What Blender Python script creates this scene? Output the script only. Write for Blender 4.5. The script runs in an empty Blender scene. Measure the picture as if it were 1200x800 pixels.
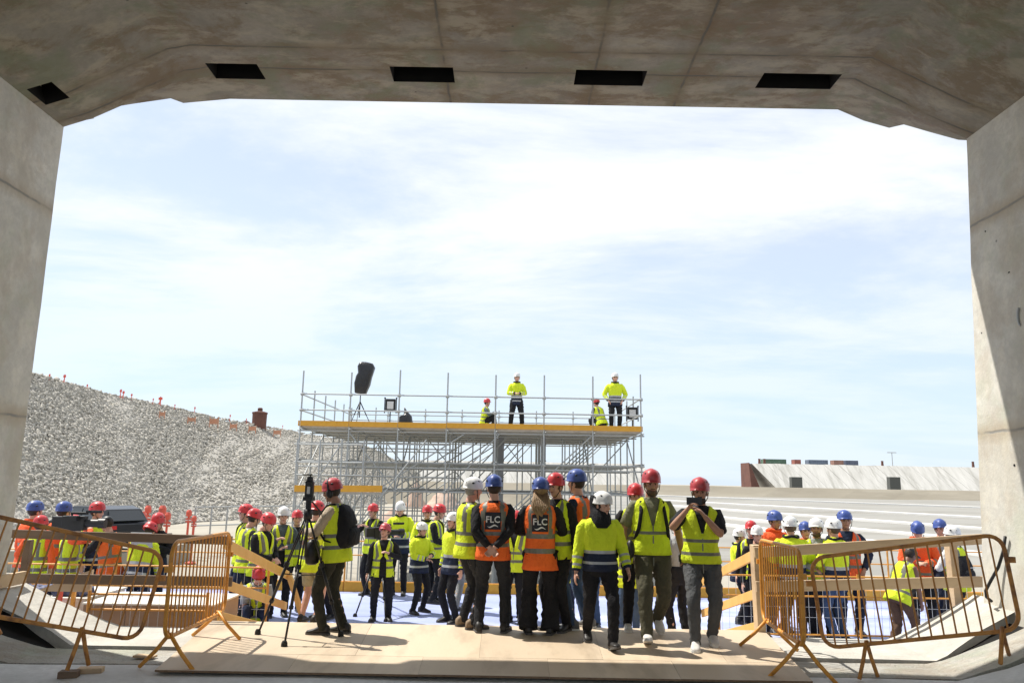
import bpy, bmesh, math, random
from mathutils import Vector, Matrix, noise, Quaternion
rnd = random.Random(7)
SC = bpy.context.scene
COL = SC.collection
R = math.radians

# ------------------------------------------------------------ camera
CAMZ, FOC = 1.67, 900.0
PITCH, ROLL = math.atan(0.1815), 0.0175
cr, sr, cp, sp = math.cos(ROLL), math.sin(ROLL), math.cos(PITCH), math.sin(PITCH)
FW = Vector((0, cp, sp)); UP = Vector((0, -sp, cp)); RT = Vector((1, 0, 0))
CX = RT * cr + UP * sr
CY = RT * -sr + UP * cr
cam_d = bpy.data.cameras.new('camera'); cam = bpy.data.objects.new('camera', cam_d)
COL.objects.link(cam); SC.camera = cam
m = Matrix((CX, CY, -FW)).transposed().to_4x4(); m.translation = (0, 0, CAMZ)
cam.matrix_world = m
cam_d.sensor_width = 36; cam_d.lens = 27.0; cam_d.clip_end = 9000; cam_d.clip_start = 0.05

def P(px, py, Y=None, Z=None, X=None):
    """world point seen at photograph position (px, py) at the given depth, height or side distance"""
    d = CX * (px - 600) - CY * (py - 400) + FW * FOC
    if Y is not None: t = Y / d.y
    elif Z is not None: t = (Z - CAMZ) / d.z
    else: t = X / d.x
    return Vector((0, 0, CAMZ)) + d * t

# ------------------------------------------------------------ light
SUN = Vector((-0.54, 0.285, 1.0)).normalized()      # towards the sun
w = bpy.data.worlds.new('World'); SC.world = w; w.use_nodes = True
nt = w.node_tree; nt.nodes.clear()
def N(nt, t, **k):
    n = nt.nodes.new(t)
    for a, b in k.items():
        if a == 'inp':
            for i, v in b.items(): n.inputs[i].default_value = v
        else: setattr(n, a, b)
    return n
sky = N(nt, 'ShaderNodeTexSky', sky_type='NISHITA', sun_disc=False, sun_elevation=math.asin(SUN.z),
        sun_rotation=math.atan2(SUN.x, SUN.y), air_density=1.0, dust_density=0.35, ozone_density=2.2, altitude=0)
bg = N(nt, 'ShaderNodeBackground', inp={'Strength': 0.08})
tc = N(nt, 'ShaderNodeTexCoord')
sep = N(nt, 'ShaderNodeSeparateXYZ'); nt.links.new(tc.outputs['Generated'], sep.inputs[0])
# clouds lie on a flat layer: direction divided by its height
mz = N(nt, 'ShaderNodeMath', operation='MAXIMUM', inp={1: 0.0}); nt.links.new(sep.outputs[2], mz.inputs[0])
ad = N(nt, 'ShaderNodeMath', operation='ADD', inp={1: 0.13}); nt.links.new(mz.outputs[0], ad.inputs[0])
dx = N(nt, 'ShaderNodeMath', operation='DIVIDE'); nt.links.new(sep.outputs[0], dx.inputs[0]); nt.links.new(ad.outputs[0], dx.inputs[1])
dy = N(nt, 'ShaderNodeMath', operation='DIVIDE'); nt.links.new(sep.outputs[1], dy.inputs[0]); nt.links.new(ad.outputs[0], dy.inputs[1])
cmb = N(nt, 'ShaderNodeCombineXYZ'); nt.links.new(dx.outputs[0], cmb.inputs[0]); nt.links.new(dy.outputs[0], cmb.inputs[1])
n1 = N(nt, 'ShaderNodeTexNoise', inp={'Scale': 0.85, 'Detail': 9.0, 'Roughness': 0.62, 'Distortion': 0.25})
mp = N(nt, 'ShaderNodeMapping', inp={'Location': (12.0, 5.0, 0.0), 'Scale': (0.75, 1.25, 1.0)})
nt.links.new(cmb.outputs[0], mp.inputs[0]); nt.links.new(mp.outputs[0], n1.inputs['Vector'])
cr1 = N(nt, 'ShaderNodeMapRange', interpolation_type='SMOOTHSTEP', inp={'From Min': 0.38, 'From Max': 0.60, 'To Min': 0.46, 'To Max': 0.99})
nt.links.new(n1.outputs[0], cr1.inputs[0])
# cloud cover thins out towards the horizon
hz = N(nt, 'ShaderNodeMapRange', interpolation_type='SMOOTHSTEP', inp={'From Min': 0.02, 'From Max': 0.34, 'To Min': 0.38, 'To Max': 1.0})
nt.links.new(sep.outputs[2], hz.inputs[0])
mu = N(nt, 'ShaderNodeMath', operation='MULTIPLY'); nt.links.new(cr1.outputs[0], mu.inputs[0]); nt.links.new(hz.outputs[0], mu.inputs[1])
mix = N(nt, 'ShaderNodeMix', data_type='RGBA', inp={7: (6.15, 6.35, 6.55, 1)})
# pale blue air low over the horizon
lo = N(nt, 'ShaderNodeMapRange', interpolation_type='SMOOTHSTEP', inp={'From Min': -0.05, 'From Max': 0.42, 'To Min': 0.85, 'To Max': 0.15})
nt.links.new(sep.outputs[2], lo.inputs[0])
mlo = N(nt, 'ShaderNodeMix', data_type='RGBA', inp={7: (3.9, 4.95, 6.2, 1)}); nt.links.new(lo.outputs[0], mlo.inputs[0]); nt.links.new(sky.outputs[0], mlo.inputs[6])
nt.links.new(mu.outputs[0], mix.inputs[0]); nt.links.new(mlo.outputs[2], mix.inputs[6])
nt.links.new(mix.outputs[2], bg.inputs[0])
out = N(nt, 'ShaderNodeOutputWorld'); nt.links.new(bg.outputs[0], out.inputs[0])

sd = bpy.data.lights.new('sun', 'SUN'); sd.energy = 3.0; sd.angle = R(0.6); sd.color = (1, 0.95, 0.87)
so = bpy.data.objects.new('sun', sd); COL.objects.link(so)
so.rotation_euler = SUN.to_track_quat('Z', 'Y').to_euler(); so.location = (-10, 10, 30)
SC.view_settings.view_transform = 'Standard'; SC.view_settings.look = 'None'
SC.view_settings.exposure = 1.1; SC.view_settings.gamma = 1
SC.render.engine = 'CYCLES'; SC.cycles.max_bounces = 7; SC.cycles.diffuse_bounces = 5

# ------------------------------------------------------------ materials
def lin(c): return tuple((x / 12.92 if x <= 0.04045 else ((x + 0.055) / 1.055) ** 2.4) for x in c)
MATS = {}
def mat(name, c1, c2=None, scale=4.0, rough=0.8, bump=0.0, bdist=0.02, bscale=None, metal=0.0, detail=6, contrast=0.5, stretch=(1, 1, 1), spec=0.4, c3=None, s3=1.0, coat=0, coord='Object', sss=0):
    """procedural surface: base colour mottled between c1 and c2, patches of c3, fine relief by bump"""
    if name in MATS: return MATS[name]
    M = bpy.data.materials.new(name); M.use_nodes = True; t = M.node_tree
    b = t.nodes['Principled BSDF']; L = t.links.new
    b.inputs['Roughness'].default_value = rough; b.inputs['Metallic'].default_value = metal
    b.inputs['Specular IOR Level'].default_value = spec
    b.inputs['Coat Weight'].default_value = coat
    if sss:
        b.inputs['Subsurface Weight'].default_value = sss; b.inputs['Subsurface Radius'].default_value = (0.02, 0.007, 0.004)
    tcn = N(t, 'ShaderNodeTexCoord'); mpn = N(t, 'ShaderNodeMapping', inp={'Scale': stretch}); L(tcn.outputs[coord], mpn.inputs[0])
    col = None
    if c2 is not None:
        n = N(t, 'ShaderNodeTexNoise', inp={'Scale': scale, 'Detail': detail, 'Roughness': 0.62}); L(mpn.outputs[0], n.inputs['Vector'])
        mr = N(t, 'ShaderNodeMapRange', inp={'From Min': 0.5 - contrast * 0.4, 'From Max': 0.5 + contrast * 0.4}); L(n.outputs[0], mr.inputs[0])
        mx = N(t, 'ShaderNodeMix', data_type='RGBA', inp={6: (*c1, 1), 7: (*c2, 1)}); L(mr.outputs[0], mx.inputs[0]); col = mx.outputs[2]
        if c3 is not None:
            n3 = N(t, 'ShaderNodeTexNoise', inp={'Scale': s3, 'Detail': 5, 'Roughness': 0.6}); L(mpn.outputs[0], n3.inputs['Vector'])
            m3 = N(t, 'ShaderNodeMapRange', inp={'From Min': 0.50, 'From Max': 0.66, 'To Max': 0.85}); L(n3.outputs[0], m3.inputs[0])
            x3 = N(t, 'ShaderNodeMix', data_type='RGBA', inp={7: (*c3, 1)}); L(m3.outputs[0], x3.inputs[0]); L(col, x3.inputs[6]); col = x3.outputs[2]
        L(col, b.inputs['Base Color'])
    else: b.inputs['Base Color'].default_value = (*c1, 1)
    if bump:
        n2 = N(t, 'ShaderNodeTexNoise', inp={'Scale': bscale or scale * 3, 'Detail': 5, 'Roughness': 0.6}); L(mpn.outputs[0], n2.inputs['Vector'])
        bp = N(t, 'ShaderNodeBump', inp={'Strength': min(bump, 1), 'Distance': bdist}); L(n2.outputs[0], bp.inputs['Height']); L(bp.outputs[0], b.inputs['Normal'])
    MATS[name] = M; M['col'] = 1
    return M

def concrete_mat(name, base, seams_x=(), seams_y=(), bumpy=0.25, stain=(0.62, 0.5, 0.38), green=(0.72, 0.8, 0.62), seams_z=(), blotch=0.0):
    """cast concrete: cloudy tone, brown and greenish stains, formwork seams with fine relief, blow holes"""
    M = bpy.data.materials.new(name); M.use_nodes = True; t = M.node_tree; L = t.links.new
    b = t.nodes['Principled BSDF']; b.inputs['Roughness'].default_value = 0.85; b.inputs['Specular IOR Level'].default_value = 0.25
    tcn = N(t, 'ShaderNodeTexCoord')
    def noi(s, d=6, r=0.6, vec=None, sc=(1, 1, 1), loc=(0, 0, 0)):
        mpn = N(t, 'ShaderNodeMapping', inp={'Scale': sc, 'Location': loc}); L(tcn.outputs['Object'], mpn.inputs[0])
        n = N(t, 'ShaderNodeTexNoise', inp={'Scale': s, 'Detail': d, 'Roughness': r, 'Distortion': 0.3}); L(mpn.outputs[0], n.inputs['Vector']); return n.outputs[0]
    def rng(v, a, bb, c=0., d=1.):
        m_ = N(t, 'ShaderNodeMapRange', inp={'From Min': a, 'From Max': bb, 'To Min': c, 'To Max': d}); L(v, m_.inputs[0]); return m_.outputs[0]
    def mixc(f, a, c, mode='MIX'):
        x = N(t, 'ShaderNodeMix', data_type='RGBA', blend_type=mode)
        if isinstance(f, float): x.inputs[0].default_value = f
        else: L(f, x.inputs[0])
        if isinstance(a, tuple): x.inputs[6].default_value = (*a, 1)
        else: L(a, x.inputs[6])
        if isinstance(c, tuple): x.inputs[7].default_value = (*c, 1)
        else: L(c, x.inputs[7])
        return x.outputs[2]
    c = mixc(rng(noi(1.1, 8, 0.65), 0.35, 0.65), tuple(v * 0.82 for v in base), tuple(v * 1.15 for v in base))
    c = mixc(rng(noi(0.55, 6, 0.6, sc=(0.8, 1.6, 1), loc=(4, 2, 1)), 0.48, 0.68, 0, 0.8), c, tuple(b_ * s_ * 1.05 for b_, s_ in zip(base, stain)))
    c = mixc(rng(noi(0.8, 6, 0.6, sc=(1, 1.8, 1), loc=(14, 7, 3)), 0.52, 0.70, 0, 0.7), c, tuple(b_ * s_ for b_, s_ in zip(base, green)))
    c = mixc(rng(noi(14, 4, 0.7), 0.40, 0.60, 0, 0.35), c, tuple(v * 0.7 for v in base))
    if blotch:
        c = mixc(rng(noi(1.7, 7, 0.7, sc=(0.8, 1.1, 1), loc=(2, 9, 1)), 0.47, 0.58, 0, blotch), c, tuple(v * k for v, k in zip(base, (0.66, 0.53, 0.40))))
        c = mixc(rng(noi(2.2, 7, 0.7, sc=(0.8, 1.6, 1), loc=(8, 3, 6)), 0.50, 0.62, 0, blotch), c, tuple(v * k for v, k in zip(base, (1.28, 1.25, 1.15))))
        c = mixc(rng(noi(1.2, 7, 0.7, loc=(5, 5, 5)), 0.52, 0.62, 0, blotch * 0.8), c, tuple(v * k for v, k in zip(base, (0.66, 0.80, 0.62))))
    vo = N(t, 'ShaderNodeTexVoronoi', inp={'Scale': 2.3}); L(tcn.outputs['Object'], vo.inputs['Vector'])
    hole = rng(vo.outputs['Distance'], 0.025, 0.045, 0.85, 0.0)
    c = mixc(hole, c, tuple(v * 0.35 for v in base))
    h = noi(30, 5, 0.6)
    sx = N(t, 'ShaderNodeSeparateXYZ'); wob = noi(3.0, 3); 
    L(tcn.outputs['Object'], sx.inputs[0])
    hsum = h
    for ax, vals in ((0, seams_x), (1, seams_y), (2, seams_z)):
        for v in vals:
            a1 = N(t, 'ShaderNodeMath', operation='MULTIPLY_ADD', inp={1: 0.05, 2: -v - 0.025}); L(wob, a1.inputs[0])
            a2 = N(t, 'ShaderNodeMath', operation='ADD'); L(sx.outputs[ax], a2.inputs[0]); L(a1.outputs[0], a2.inputs[1])
            a3 = N(t, 'ShaderNodeMath', operation='ABSOLUTE'); L(a2.outputs[0], a3.inputs[0])
            line = rng(a3.outputs[0], 0.006, 0.022, 1.0, 0.0)
            br = N(t, 'ShaderNodeMath', operation='MULTIPLY'); L(line, br.inputs[0]); L(rng(noi(1.4, 3, loc=(v * 3, 1, 2)), 0.38, 0.55), br.inputs[1])
            wide = rng(a3.outputs[0], 0.0, 0.14, 0.6, 0.0)
            c = mixc(wide, c, tuple(b_ * s_ for b_, s_ in zip(base, (0.62, 0.5, 0.36))))
            c = mixc(br.outputs[0], c, tuple(v_ * 0.45 for v_ in base))
            ss = N(t, 'ShaderNodeMath', operation='SUBTRACT'); L(hsum, ss.inputs[0]); L(br.outputs[0], ss.inputs[1]); hsum = ss.outputs[0]
    L(c, b.inputs['Base Color'])
    bp = N(t, 'ShaderNodeBump', inp={'Strength': bumpy, 'Distance': 0.02}); L(hsum, bp.inputs['Height']); L(bp.outputs[0], b.inputs['Normal'])
    MATS[name] = M
    return M

# ------------------------------------------------------------ mesh helpers
class MB:
    def __init__(s): s.v = []; s.f = []; s.m = []
    def add(s, vs, fs, mi=0):
        o = len(s.v); s.v += [Vector(x) for x in vs]; s.f += [tuple(i + o for i in f) for f in fs]; s.m += [mi] * len(fs); return s
    def box(s, c, sz, rot=None, mi=0, bev=0.0):
        hx, hy, hz = (q / 2 for q in sz); pts = []
        for x in (-hx, hx):
            for y in (-hy, hy):
                for z in (-hz, hz):
                    v = Vector((x, y, z))
                    if rot is not None: v = rot @ v
                    pts.append(v + Vector(c))
        return s.add(pts, [(0, 1, 3, 2), (4, 6, 7, 5), (0, 4, 5, 1), (2, 3, 7, 6), (0, 2, 6, 4), (1, 5, 7, 3)], mi)
    def beam(s, a, b, w_, h_, up=(0, 0, 1), mi=0):
        """box from a to b, w_ sideways, h_ along up"""
        a, b = Vector(a), Vector(b); d = (b - a).normalized(); u = Vector(up); sd_ = d.cross(u).normalized(); u = sd_.cross(d).normalized()
        pts = []
        for q in (a, b):
            for i in (-1, 1):
                for j in (-1, 1): pts.append(q + sd_ * (w_ / 2 * i) + u * (h_ / 2 * j))
        return s.add(pts, [(0, 1, 3, 2), (4, 6, 7, 5), (0, 4, 5, 1), (2, 3, 7, 6), (0, 2, 6, 4), (1, 5, 7, 3)], mi)
    def rings(s, rs, close=True, mi=0, mfun=None, cap=True):
        n = len(rs[0]); o = len(s.v)
        for r in rs: s.v += [Vector(p) for p in r]
        for i in range(len(rs) - 1):
            for j in range(n if close else n - 1):
                k = (j + 1) % n
                s.f.append((o + i * n + j, o + i * n + k, o + (i + 1) * n + k, o + (i + 1) * n + j)); s.m.append(mfun(i, j) if mfun else mi)
        if cap:
            s.f.append(tuple(o + j for j in reversed(range(n)))); s.m.append(mfun(0, 0) if mfun else mi)
            e = o + (len(rs) - 1) * n; s.f.append(tuple(e + j for j in range(n))); s.m.append(mfun(len(rs) - 2, 0) if mfun else mi)
        return s
    def tube(s, pts, r, n=8, mi=0, cap=True):
        pts = [Vector(p) for p in pts]; rr = r if isinstance(r, (list, tuple)) else [r] * len(pts)
        ref = None; rs = []
        for i, p in enumerate(pts):
            d = (pts[min(i + 1, len(pts) - 1)] - pts[max(i - 1, 0)]).normalized()
            if ref is None: ref = d.orthogonal().normalized()
            ref = (ref - d * ref.dot(d)).normalized(); bn = d.cross(ref)
            rs.append([p + (ref * math.cos(a) + bn * math.sin(a)) * rr[i] for a in (2 * math.pi * k / n for k in range(n))])
        return s.rings(rs, mi=mi, cap=cap)
    def lathe(s, prof, n=20, c=(0, 0, 0), mi=0, sx=1, sy=1):
        rs = [[Vector(c) + Vector((math.cos(2 * math.pi * k / n) * r * sx, math.sin(2 * math.pi * k / n) * r * sy, z)) for k in range(n)] for r, z in prof]
        return s.rings(rs, mi=mi)
    def mesh(s, name, mats, smooth=False):
        me = bpy.data.meshes.new(name); me.from_pydata([tuple(v) for v in s.v], [], s.f)
        if not isinstance(mats, (list, tuple)): mats = [mats]
        for q in mats: me.materials.append(q)
        if any(s.m): me.polygons.foreach_set('material_index', s.m)
        if smooth: me.polygons.foreach_set('use_smooth', [True] * len(me.polygons))
        me.validate(); me.update()
        return me
    def build(s, name, mats, parent=None, smooth=False, loc=None):
        return obj(name, s.mesh(name, mats, smooth), parent, loc)
def obj(name, me, parent=None, loc=None, rot=None, scale=None):
    o = bpy.data.objects.new(name, me); COL.objects.link(o); o.parent = parent
    if loc is not None: o.location = loc
    if rot is not None: o.rotation_euler = rot
    if scale is not None: o.scale = scale
    return o
def empty(name, loc=(0, 0, 0), rz=0.0):
    o = bpy.data.objects.new(name, None); COL.objects.link(o); o.location = loc; o.rotation_euler = (0, 0, rz); o.empty_display_size = 0.2; return o
def tag(o, label, cat, group=None):
    o['label'] = label; o['category'] = cat
    if group: o['group'] = group
    return o
def struct(o, kind='structure'): o['kind'] = kind; return o
def bevel(o, wd=0.01, seg=2):
    b = o.modifiers.new('bevel', 'BEVEL'); b.width = wd; b.segments = seg; b.limit_method = 'ANGLE'; b.angle_limit = R(40); return o
def between(name, me, a, b, parent, r=1.0):
    """copy of the unit rod mesh (z 0..1, radius 1) laid from a to b, in the parent's space"""
    a, b = Vector(a), Vector(b); d = b - a
    o = bpy.data.objects.new(name, me); COL.objects.link(o); o.parent = parent
    o.matrix_basis = Matrix.Translation(a) @ d.to_track_quat('Z', 'Y').to_matrix().to_4x4() @ Matrix.Diagonal((r, r, d.length, 1))
    return o

# surfaces
M_floor = concrete_mat('floor_concrete', (0.64, 0.65, 0.65), bumpy=0.3, stain=(0.8, 0.78, 0.74), green=(0.85, 0.86, 0.84))
M_haunch = concrete_mat('haunch_concrete', (0.54, 0.52, 0.47), bumpy=0.5, stain=(0.75, 0.72, 0.66), green=(0.8, 0.8, 0.76))
M_wall = concrete_mat('wall_concrete', (0.61, 0.595, 0.54), blotch=0.25, seams_z=(P(30, 488, Y=8.7).z, P(30, 488, Y=8.7).z + 2.44), bumpy=0.2, stain=(0.82, 0.78, 0.70), green=(0.85, 0.86, 0.82))
M_ply = mat('plywood', (0.52, 0.38, 0.24), (0.60, 0.46, 0.31), scale=1.4, rough=0.6, bump=0.1, bscale=30, stretch=(1, 0.25, 1), c3=(0.47, 0.34, 0.22), s3=0.8)
M_plyedge = mat('plywood_edge', (0.16, 0.10, 0.06), (0.24, 0.16, 0.10), scale=20)
M_plybox = mat('plywood_brown', (0.30, 0.19, 0.11), (0.40, 0.27, 0.17), scale=3, rough=0.6, bump=0.1, stretch=(0.3, 1, 1))
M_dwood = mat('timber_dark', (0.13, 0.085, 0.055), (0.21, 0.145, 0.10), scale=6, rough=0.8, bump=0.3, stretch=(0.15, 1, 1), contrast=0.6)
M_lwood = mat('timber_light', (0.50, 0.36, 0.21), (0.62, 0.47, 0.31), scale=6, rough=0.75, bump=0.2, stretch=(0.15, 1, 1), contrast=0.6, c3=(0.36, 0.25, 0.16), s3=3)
M_ywood = mat('timber_yellow', (0.62, 0.36, 0.10), (0.70, 0.44, 0.16), scale=5, rough=0.7, bump=0.2, stretch=(1, 1, 0.2))
M_orange = mat('orange_powder_coat', (0.78, 0.36, 0.05), (0.66, 0.28, 0.04), scale=9, rough=0.45, c3=(0.45, 0.19, 0.04), s3=14, spec=0.5)
M_oshade_rust = mat('orange_coat_shaded_rusty', (0.62, 0.29, 0.07), (0.48, 0.21, 0.06), scale=9, rough=0.55, c3=(0.20, 0.09, 0.04), s3=9, spec=0.4)  # shaded copy of the orange coat: shade painted in, plus rust patches
M_ybar = mat('yellow_coat', (0.68, 0.36, 0.04), (0.60, 0.30, 0.03), scale=7, rough=0.5)
M_galv = mat('galvanised_steel', (0.33, 0.35, 0.36), (0.46, 0.48, 0.48), scale=14, rough=0.5, metal=0.35, spec=0.5)
M_plank = mat('steel_plank', (0.50, 0.50, 0.47), (0.38, 0.37, 0.34), scale=5, rough=0.6, metal=0.3)
M_wire = mat('steel_wire', (0.62, 0.62, 0.60), rough=0.5, metal=0.2)
M_black = mat('black_plastic', (0.012, 0.012, 0.013), (0.02, 0.02, 0.022), scale=20, rough=0.45)
M_rub = mat('black_rubber', (0.015, 0.015, 0.015), (0.03, 0.03, 0.028), scale=30, rough=0.85, bump=0.2)
M_bag = mat('black_plastic_sheet', (0.018, 0.018, 0.02), (0.03, 0.03, 0.033), scale=3, rough=0.3, bump=1.0, bscale=9)
M_blue = mat('blue_deck', (0.27, 0.32, 0.56), (0.38, 0.43, 0.66), scale=0.8, rough=0.6, stretch=(0.35, 1, 1), contrast=0.4, c3=(0.52, 0.56, 0.76), s3=0.7)
M_dark = mat('painted_recess_shade', (0.006, 0.006, 0.006), (0.01, 0.009, 0.008), scale=10, rough=0.95)  # near-black colour stands in for shade in recesses and joint gaps
M_screen = mat('lamp_glass', (0.62, 0.62, 0.62), rough=0.2)

# ------------------------------------------------------------ tunnel portal
YC, YW, YN = 9.37, 8.72, -3.0  # YN: roof and walls cut short behind the camera to let daylight in
zc = P(610, 122, Y=YC).z
xl1, xr1 = P(270, 113, Y=YC).x, P(982, 132, Y=YC).x
pl, pr = P(75, 146, Y=YC), P(1133, 163, Y=YC)
zs = min(pl.z, pr.z)
xl0, xr0 = P(30, 450, Y=YW).x, P(1143, 450, Y=YW).x
seams = [P(528, 120, Z=zc).x, P(690, 120, Z=zc).x, P(800, 120, Z=zc).x - 0.1]
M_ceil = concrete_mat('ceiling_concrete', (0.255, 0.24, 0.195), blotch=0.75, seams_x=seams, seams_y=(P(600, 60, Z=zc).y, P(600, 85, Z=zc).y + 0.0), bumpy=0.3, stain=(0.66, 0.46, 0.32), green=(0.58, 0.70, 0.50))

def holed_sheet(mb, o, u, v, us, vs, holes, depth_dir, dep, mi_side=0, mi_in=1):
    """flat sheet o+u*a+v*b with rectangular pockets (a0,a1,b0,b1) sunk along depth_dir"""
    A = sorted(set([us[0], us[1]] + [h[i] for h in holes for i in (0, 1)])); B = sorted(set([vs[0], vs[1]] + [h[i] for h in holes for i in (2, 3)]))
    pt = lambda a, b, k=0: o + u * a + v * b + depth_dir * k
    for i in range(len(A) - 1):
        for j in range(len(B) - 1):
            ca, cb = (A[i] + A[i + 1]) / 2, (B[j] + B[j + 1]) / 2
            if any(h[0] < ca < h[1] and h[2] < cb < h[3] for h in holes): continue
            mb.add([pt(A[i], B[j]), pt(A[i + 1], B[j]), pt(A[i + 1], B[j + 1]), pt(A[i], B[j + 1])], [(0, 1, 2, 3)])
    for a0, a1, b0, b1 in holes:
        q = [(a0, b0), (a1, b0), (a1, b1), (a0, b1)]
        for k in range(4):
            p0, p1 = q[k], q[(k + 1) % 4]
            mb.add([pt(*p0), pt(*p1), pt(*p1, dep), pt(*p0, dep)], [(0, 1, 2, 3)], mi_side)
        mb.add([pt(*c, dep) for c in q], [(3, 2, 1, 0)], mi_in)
EX, EY, EZ = Vector((1, 0, 0)), Vector((0, 1, 0)), Vector((0, 0, 1))
holes = []
for (a, b, t0, t1) in ((237, 309, 70, 89), (456, 533, 77, 96), (675, 752, 83, 103), (893, 970, 90, 108)):
    pa, pb = P(a, t0, Z=zc), P(b, t1, Z=zc)
    holes.append((min(pa.x, pb.x) , max(pa.x, pb.x) , pa.y, pb.y))
mb = MB()
ya = sum(h[2] for h in holes) / 4; yb = sum(h[3] for h in holes) / 4
holes = [(h[0], h[1], ya, yb) for h in holes]
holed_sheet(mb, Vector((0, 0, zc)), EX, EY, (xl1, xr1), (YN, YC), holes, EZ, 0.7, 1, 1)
# sloping sides of the ceiling down to the walls
n_l = Vector((xl1, 0, zc)); w_l = Vector((pl.x, 0, zs)); dl = (n_l - w_l); Ll = dl.length; dl.normalize()
hl = P(66, 108, Y=8.6)
hc = (P(66, 108, Y=8.55).x - w_l.x) / dl.x
YE = YC - 0.55
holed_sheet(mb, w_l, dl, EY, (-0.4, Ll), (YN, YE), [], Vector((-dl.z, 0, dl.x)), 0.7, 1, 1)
w_r = Vector((pr.x, 0, zs)); n_r = Vector((xr1, 0, zc)); dr = (w_r - n_r).normalized(); e_r = w_r + dr * 0.4
mb.add([(xr1, YN, zc), (e_r.x, YN, e_r.z), (e_r.x, YE, e_r.z), (xr1, YE, zc)], [(0, 1, 2, 3)])
def on_plane(px, py, o, d):
    """where the sight line through (px, py) meets the sloping soffit through o along d"""
    nrm = d.cross(EY); q = P(px, py, Y=1.0) - Vector((0, 0, CAMZ)); t = (o - Vector((0, 0, CAMZ))).dot(nrm) / q.dot(nrm)
    return Vector((0, 0, CAMZ)) + q * t
# ragged cast edge of the soffit at the mouth
el = [w_l + dl * -0.4 + EY * YC, w_l + EY * YC] + [on_plane(x, y, w_l, dl) for x, y in ((110, 139), (111, 129.5), (155, 122), (200, 115.5), (215, 121))] + [Vector((xl1, YC, zc))]
er = [Vector((xr1, YC, zc))] + [on_plane(x, y, n_r, dr) for x, y in ((1012, 141.5), (1042, 150), (1059, 146), (1090, 155), (1123, 164))] + [w_r + EY * YC, e_r + EY * YC]
for e in el + er: e.y = min(max(e.y, YE + 0.1), YC + 0.4)
top = zc + 1.3
for E_, o_, d_ in ((el, w_l, dl), (er, n_r, dr)):
    for p, q in zip(E_[:-1], E_[1:]):
        mb.add([(p.x, YE, p.z), (q.x, YE, q.z), tuple(q), tuple(p)], [(0, 1, 2, 3)])
allE = el + er
for p, q in zip(allE[:-1], allE[1:]): mb.add([tuple(p), tuple(q), (q.x, q.y, top), (p.x, p.y, top)], [(0, 1, 2, 3)])
mb.add([(-9, YN, top), (9, YN, top), (9, YC, top), (-9, YC, top)], [(0, 1, 2, 3)])
for x_, e in ((-9, el[0]), (9, er[-1])): mb.add([(x_, YC - 0.3, e.z - .2), (e.x, YC - .3, e.z - .2), (e.x, YC - 0.3, top), (x_, YC - .3, top)], [(0, 1, 2, 3)])
def filletside(J, C2, pocket):
    d = (C2 - J); L = d.length; d = d / L; sg = 1 if J.x > 0 else -1; Jo = J - d * 0.25
    o = Vector((Jo.x, 0, Jo.z)); hol = []
    if pocket:
        nrm = d.cross(EY); cs = []
        for px, py in pocket:
            q = P(px, py, Y=1.0) - Vector((0, 0, CAMZ)); t = (J - Vector((0, 0, CAMZ))).dot(nrm) / q.dot(nrm); w_ = Vector((0, 0, CAMZ)) + q * t; cs.append(((w_ - o).dot(d), w_.y))
        a = sorted(c[0] for c in cs); y_ = sorted(c[1] for c in cs); hol = [(max(a[0], 0.27), min(a[-1], L + 0.23), y_[0], y_[-1])]
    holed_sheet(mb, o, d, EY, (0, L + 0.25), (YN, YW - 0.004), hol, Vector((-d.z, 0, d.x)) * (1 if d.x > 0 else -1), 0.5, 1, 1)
    wb_, db_ = (w_l, dl) if sg < 0 else (w_r, -dr)
    up = wb_ + db_ * ((C2.x - sg * 1.15 - wb_.x) / db_.x); up.z += 0.02; a = [(C2.x, YN, C2.z), (C2.x, YW - 0.004, C2.z), (up.x, YW - 0.004, up.z), (up.x, YN, up.z)]
    mb.add(a, [(0, 1, 2, 3)])
    mb.add([(Jo.x, YW - 0.004, Jo.z), (C2.x, YW - 0.004, C2.z), (up.x, YW - 0.004, up.z), (Jo.x, YW - 0.004, up.z)], [(0, 1, 2, 3)])
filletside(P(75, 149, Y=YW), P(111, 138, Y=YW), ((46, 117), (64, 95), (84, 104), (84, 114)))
filletside(P(1133, 163, Y=YW), P(1092, 146, Y=YW), None)
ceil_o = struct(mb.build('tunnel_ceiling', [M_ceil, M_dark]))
# walls
for nm, x, s_, px0, px1 in (('tunnel_wall_left', xl0, -1, (68, 200), (22, 560)), ('tunnel_wall_right', xr0, 1, (1134, 200), (1149, 600))):
    a, b = P(*px0, Y=YW), P(*px1, Y=YW); sl = (a.x - b.x) / (a.z - b.z)
    f = lambda z, b=b.copy(), sl=sl: b.x + sl * (z - b.z)
    mb = MB(); nz = 14; zz = [-0.3 + (zc + 0.3) * i / nz for i in range(nz + 1)]
    YB = YW + 0.003
    edge = [Vector((f(z) + 0.012 * noise.noise(Vector((z * 2.3, s_, 0))), YW, z)) for z in zz]
    mb.rings([[Vector((p.x, YN, p.z)) for p in edge], edge, [Vector((p.x + s_ * 0.9, YW, p.z)) for p in edge], [Vector((p.x + s_ * 0.9, YN, p.z)) for p in edge]], close=False, cap=False)
    wo = struct(mb.build(nm, M_wall)); wo['zf'] = 0
    if s_ > 0: fr = f; wr = wo
    else: fl = f; wl = wo
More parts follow.
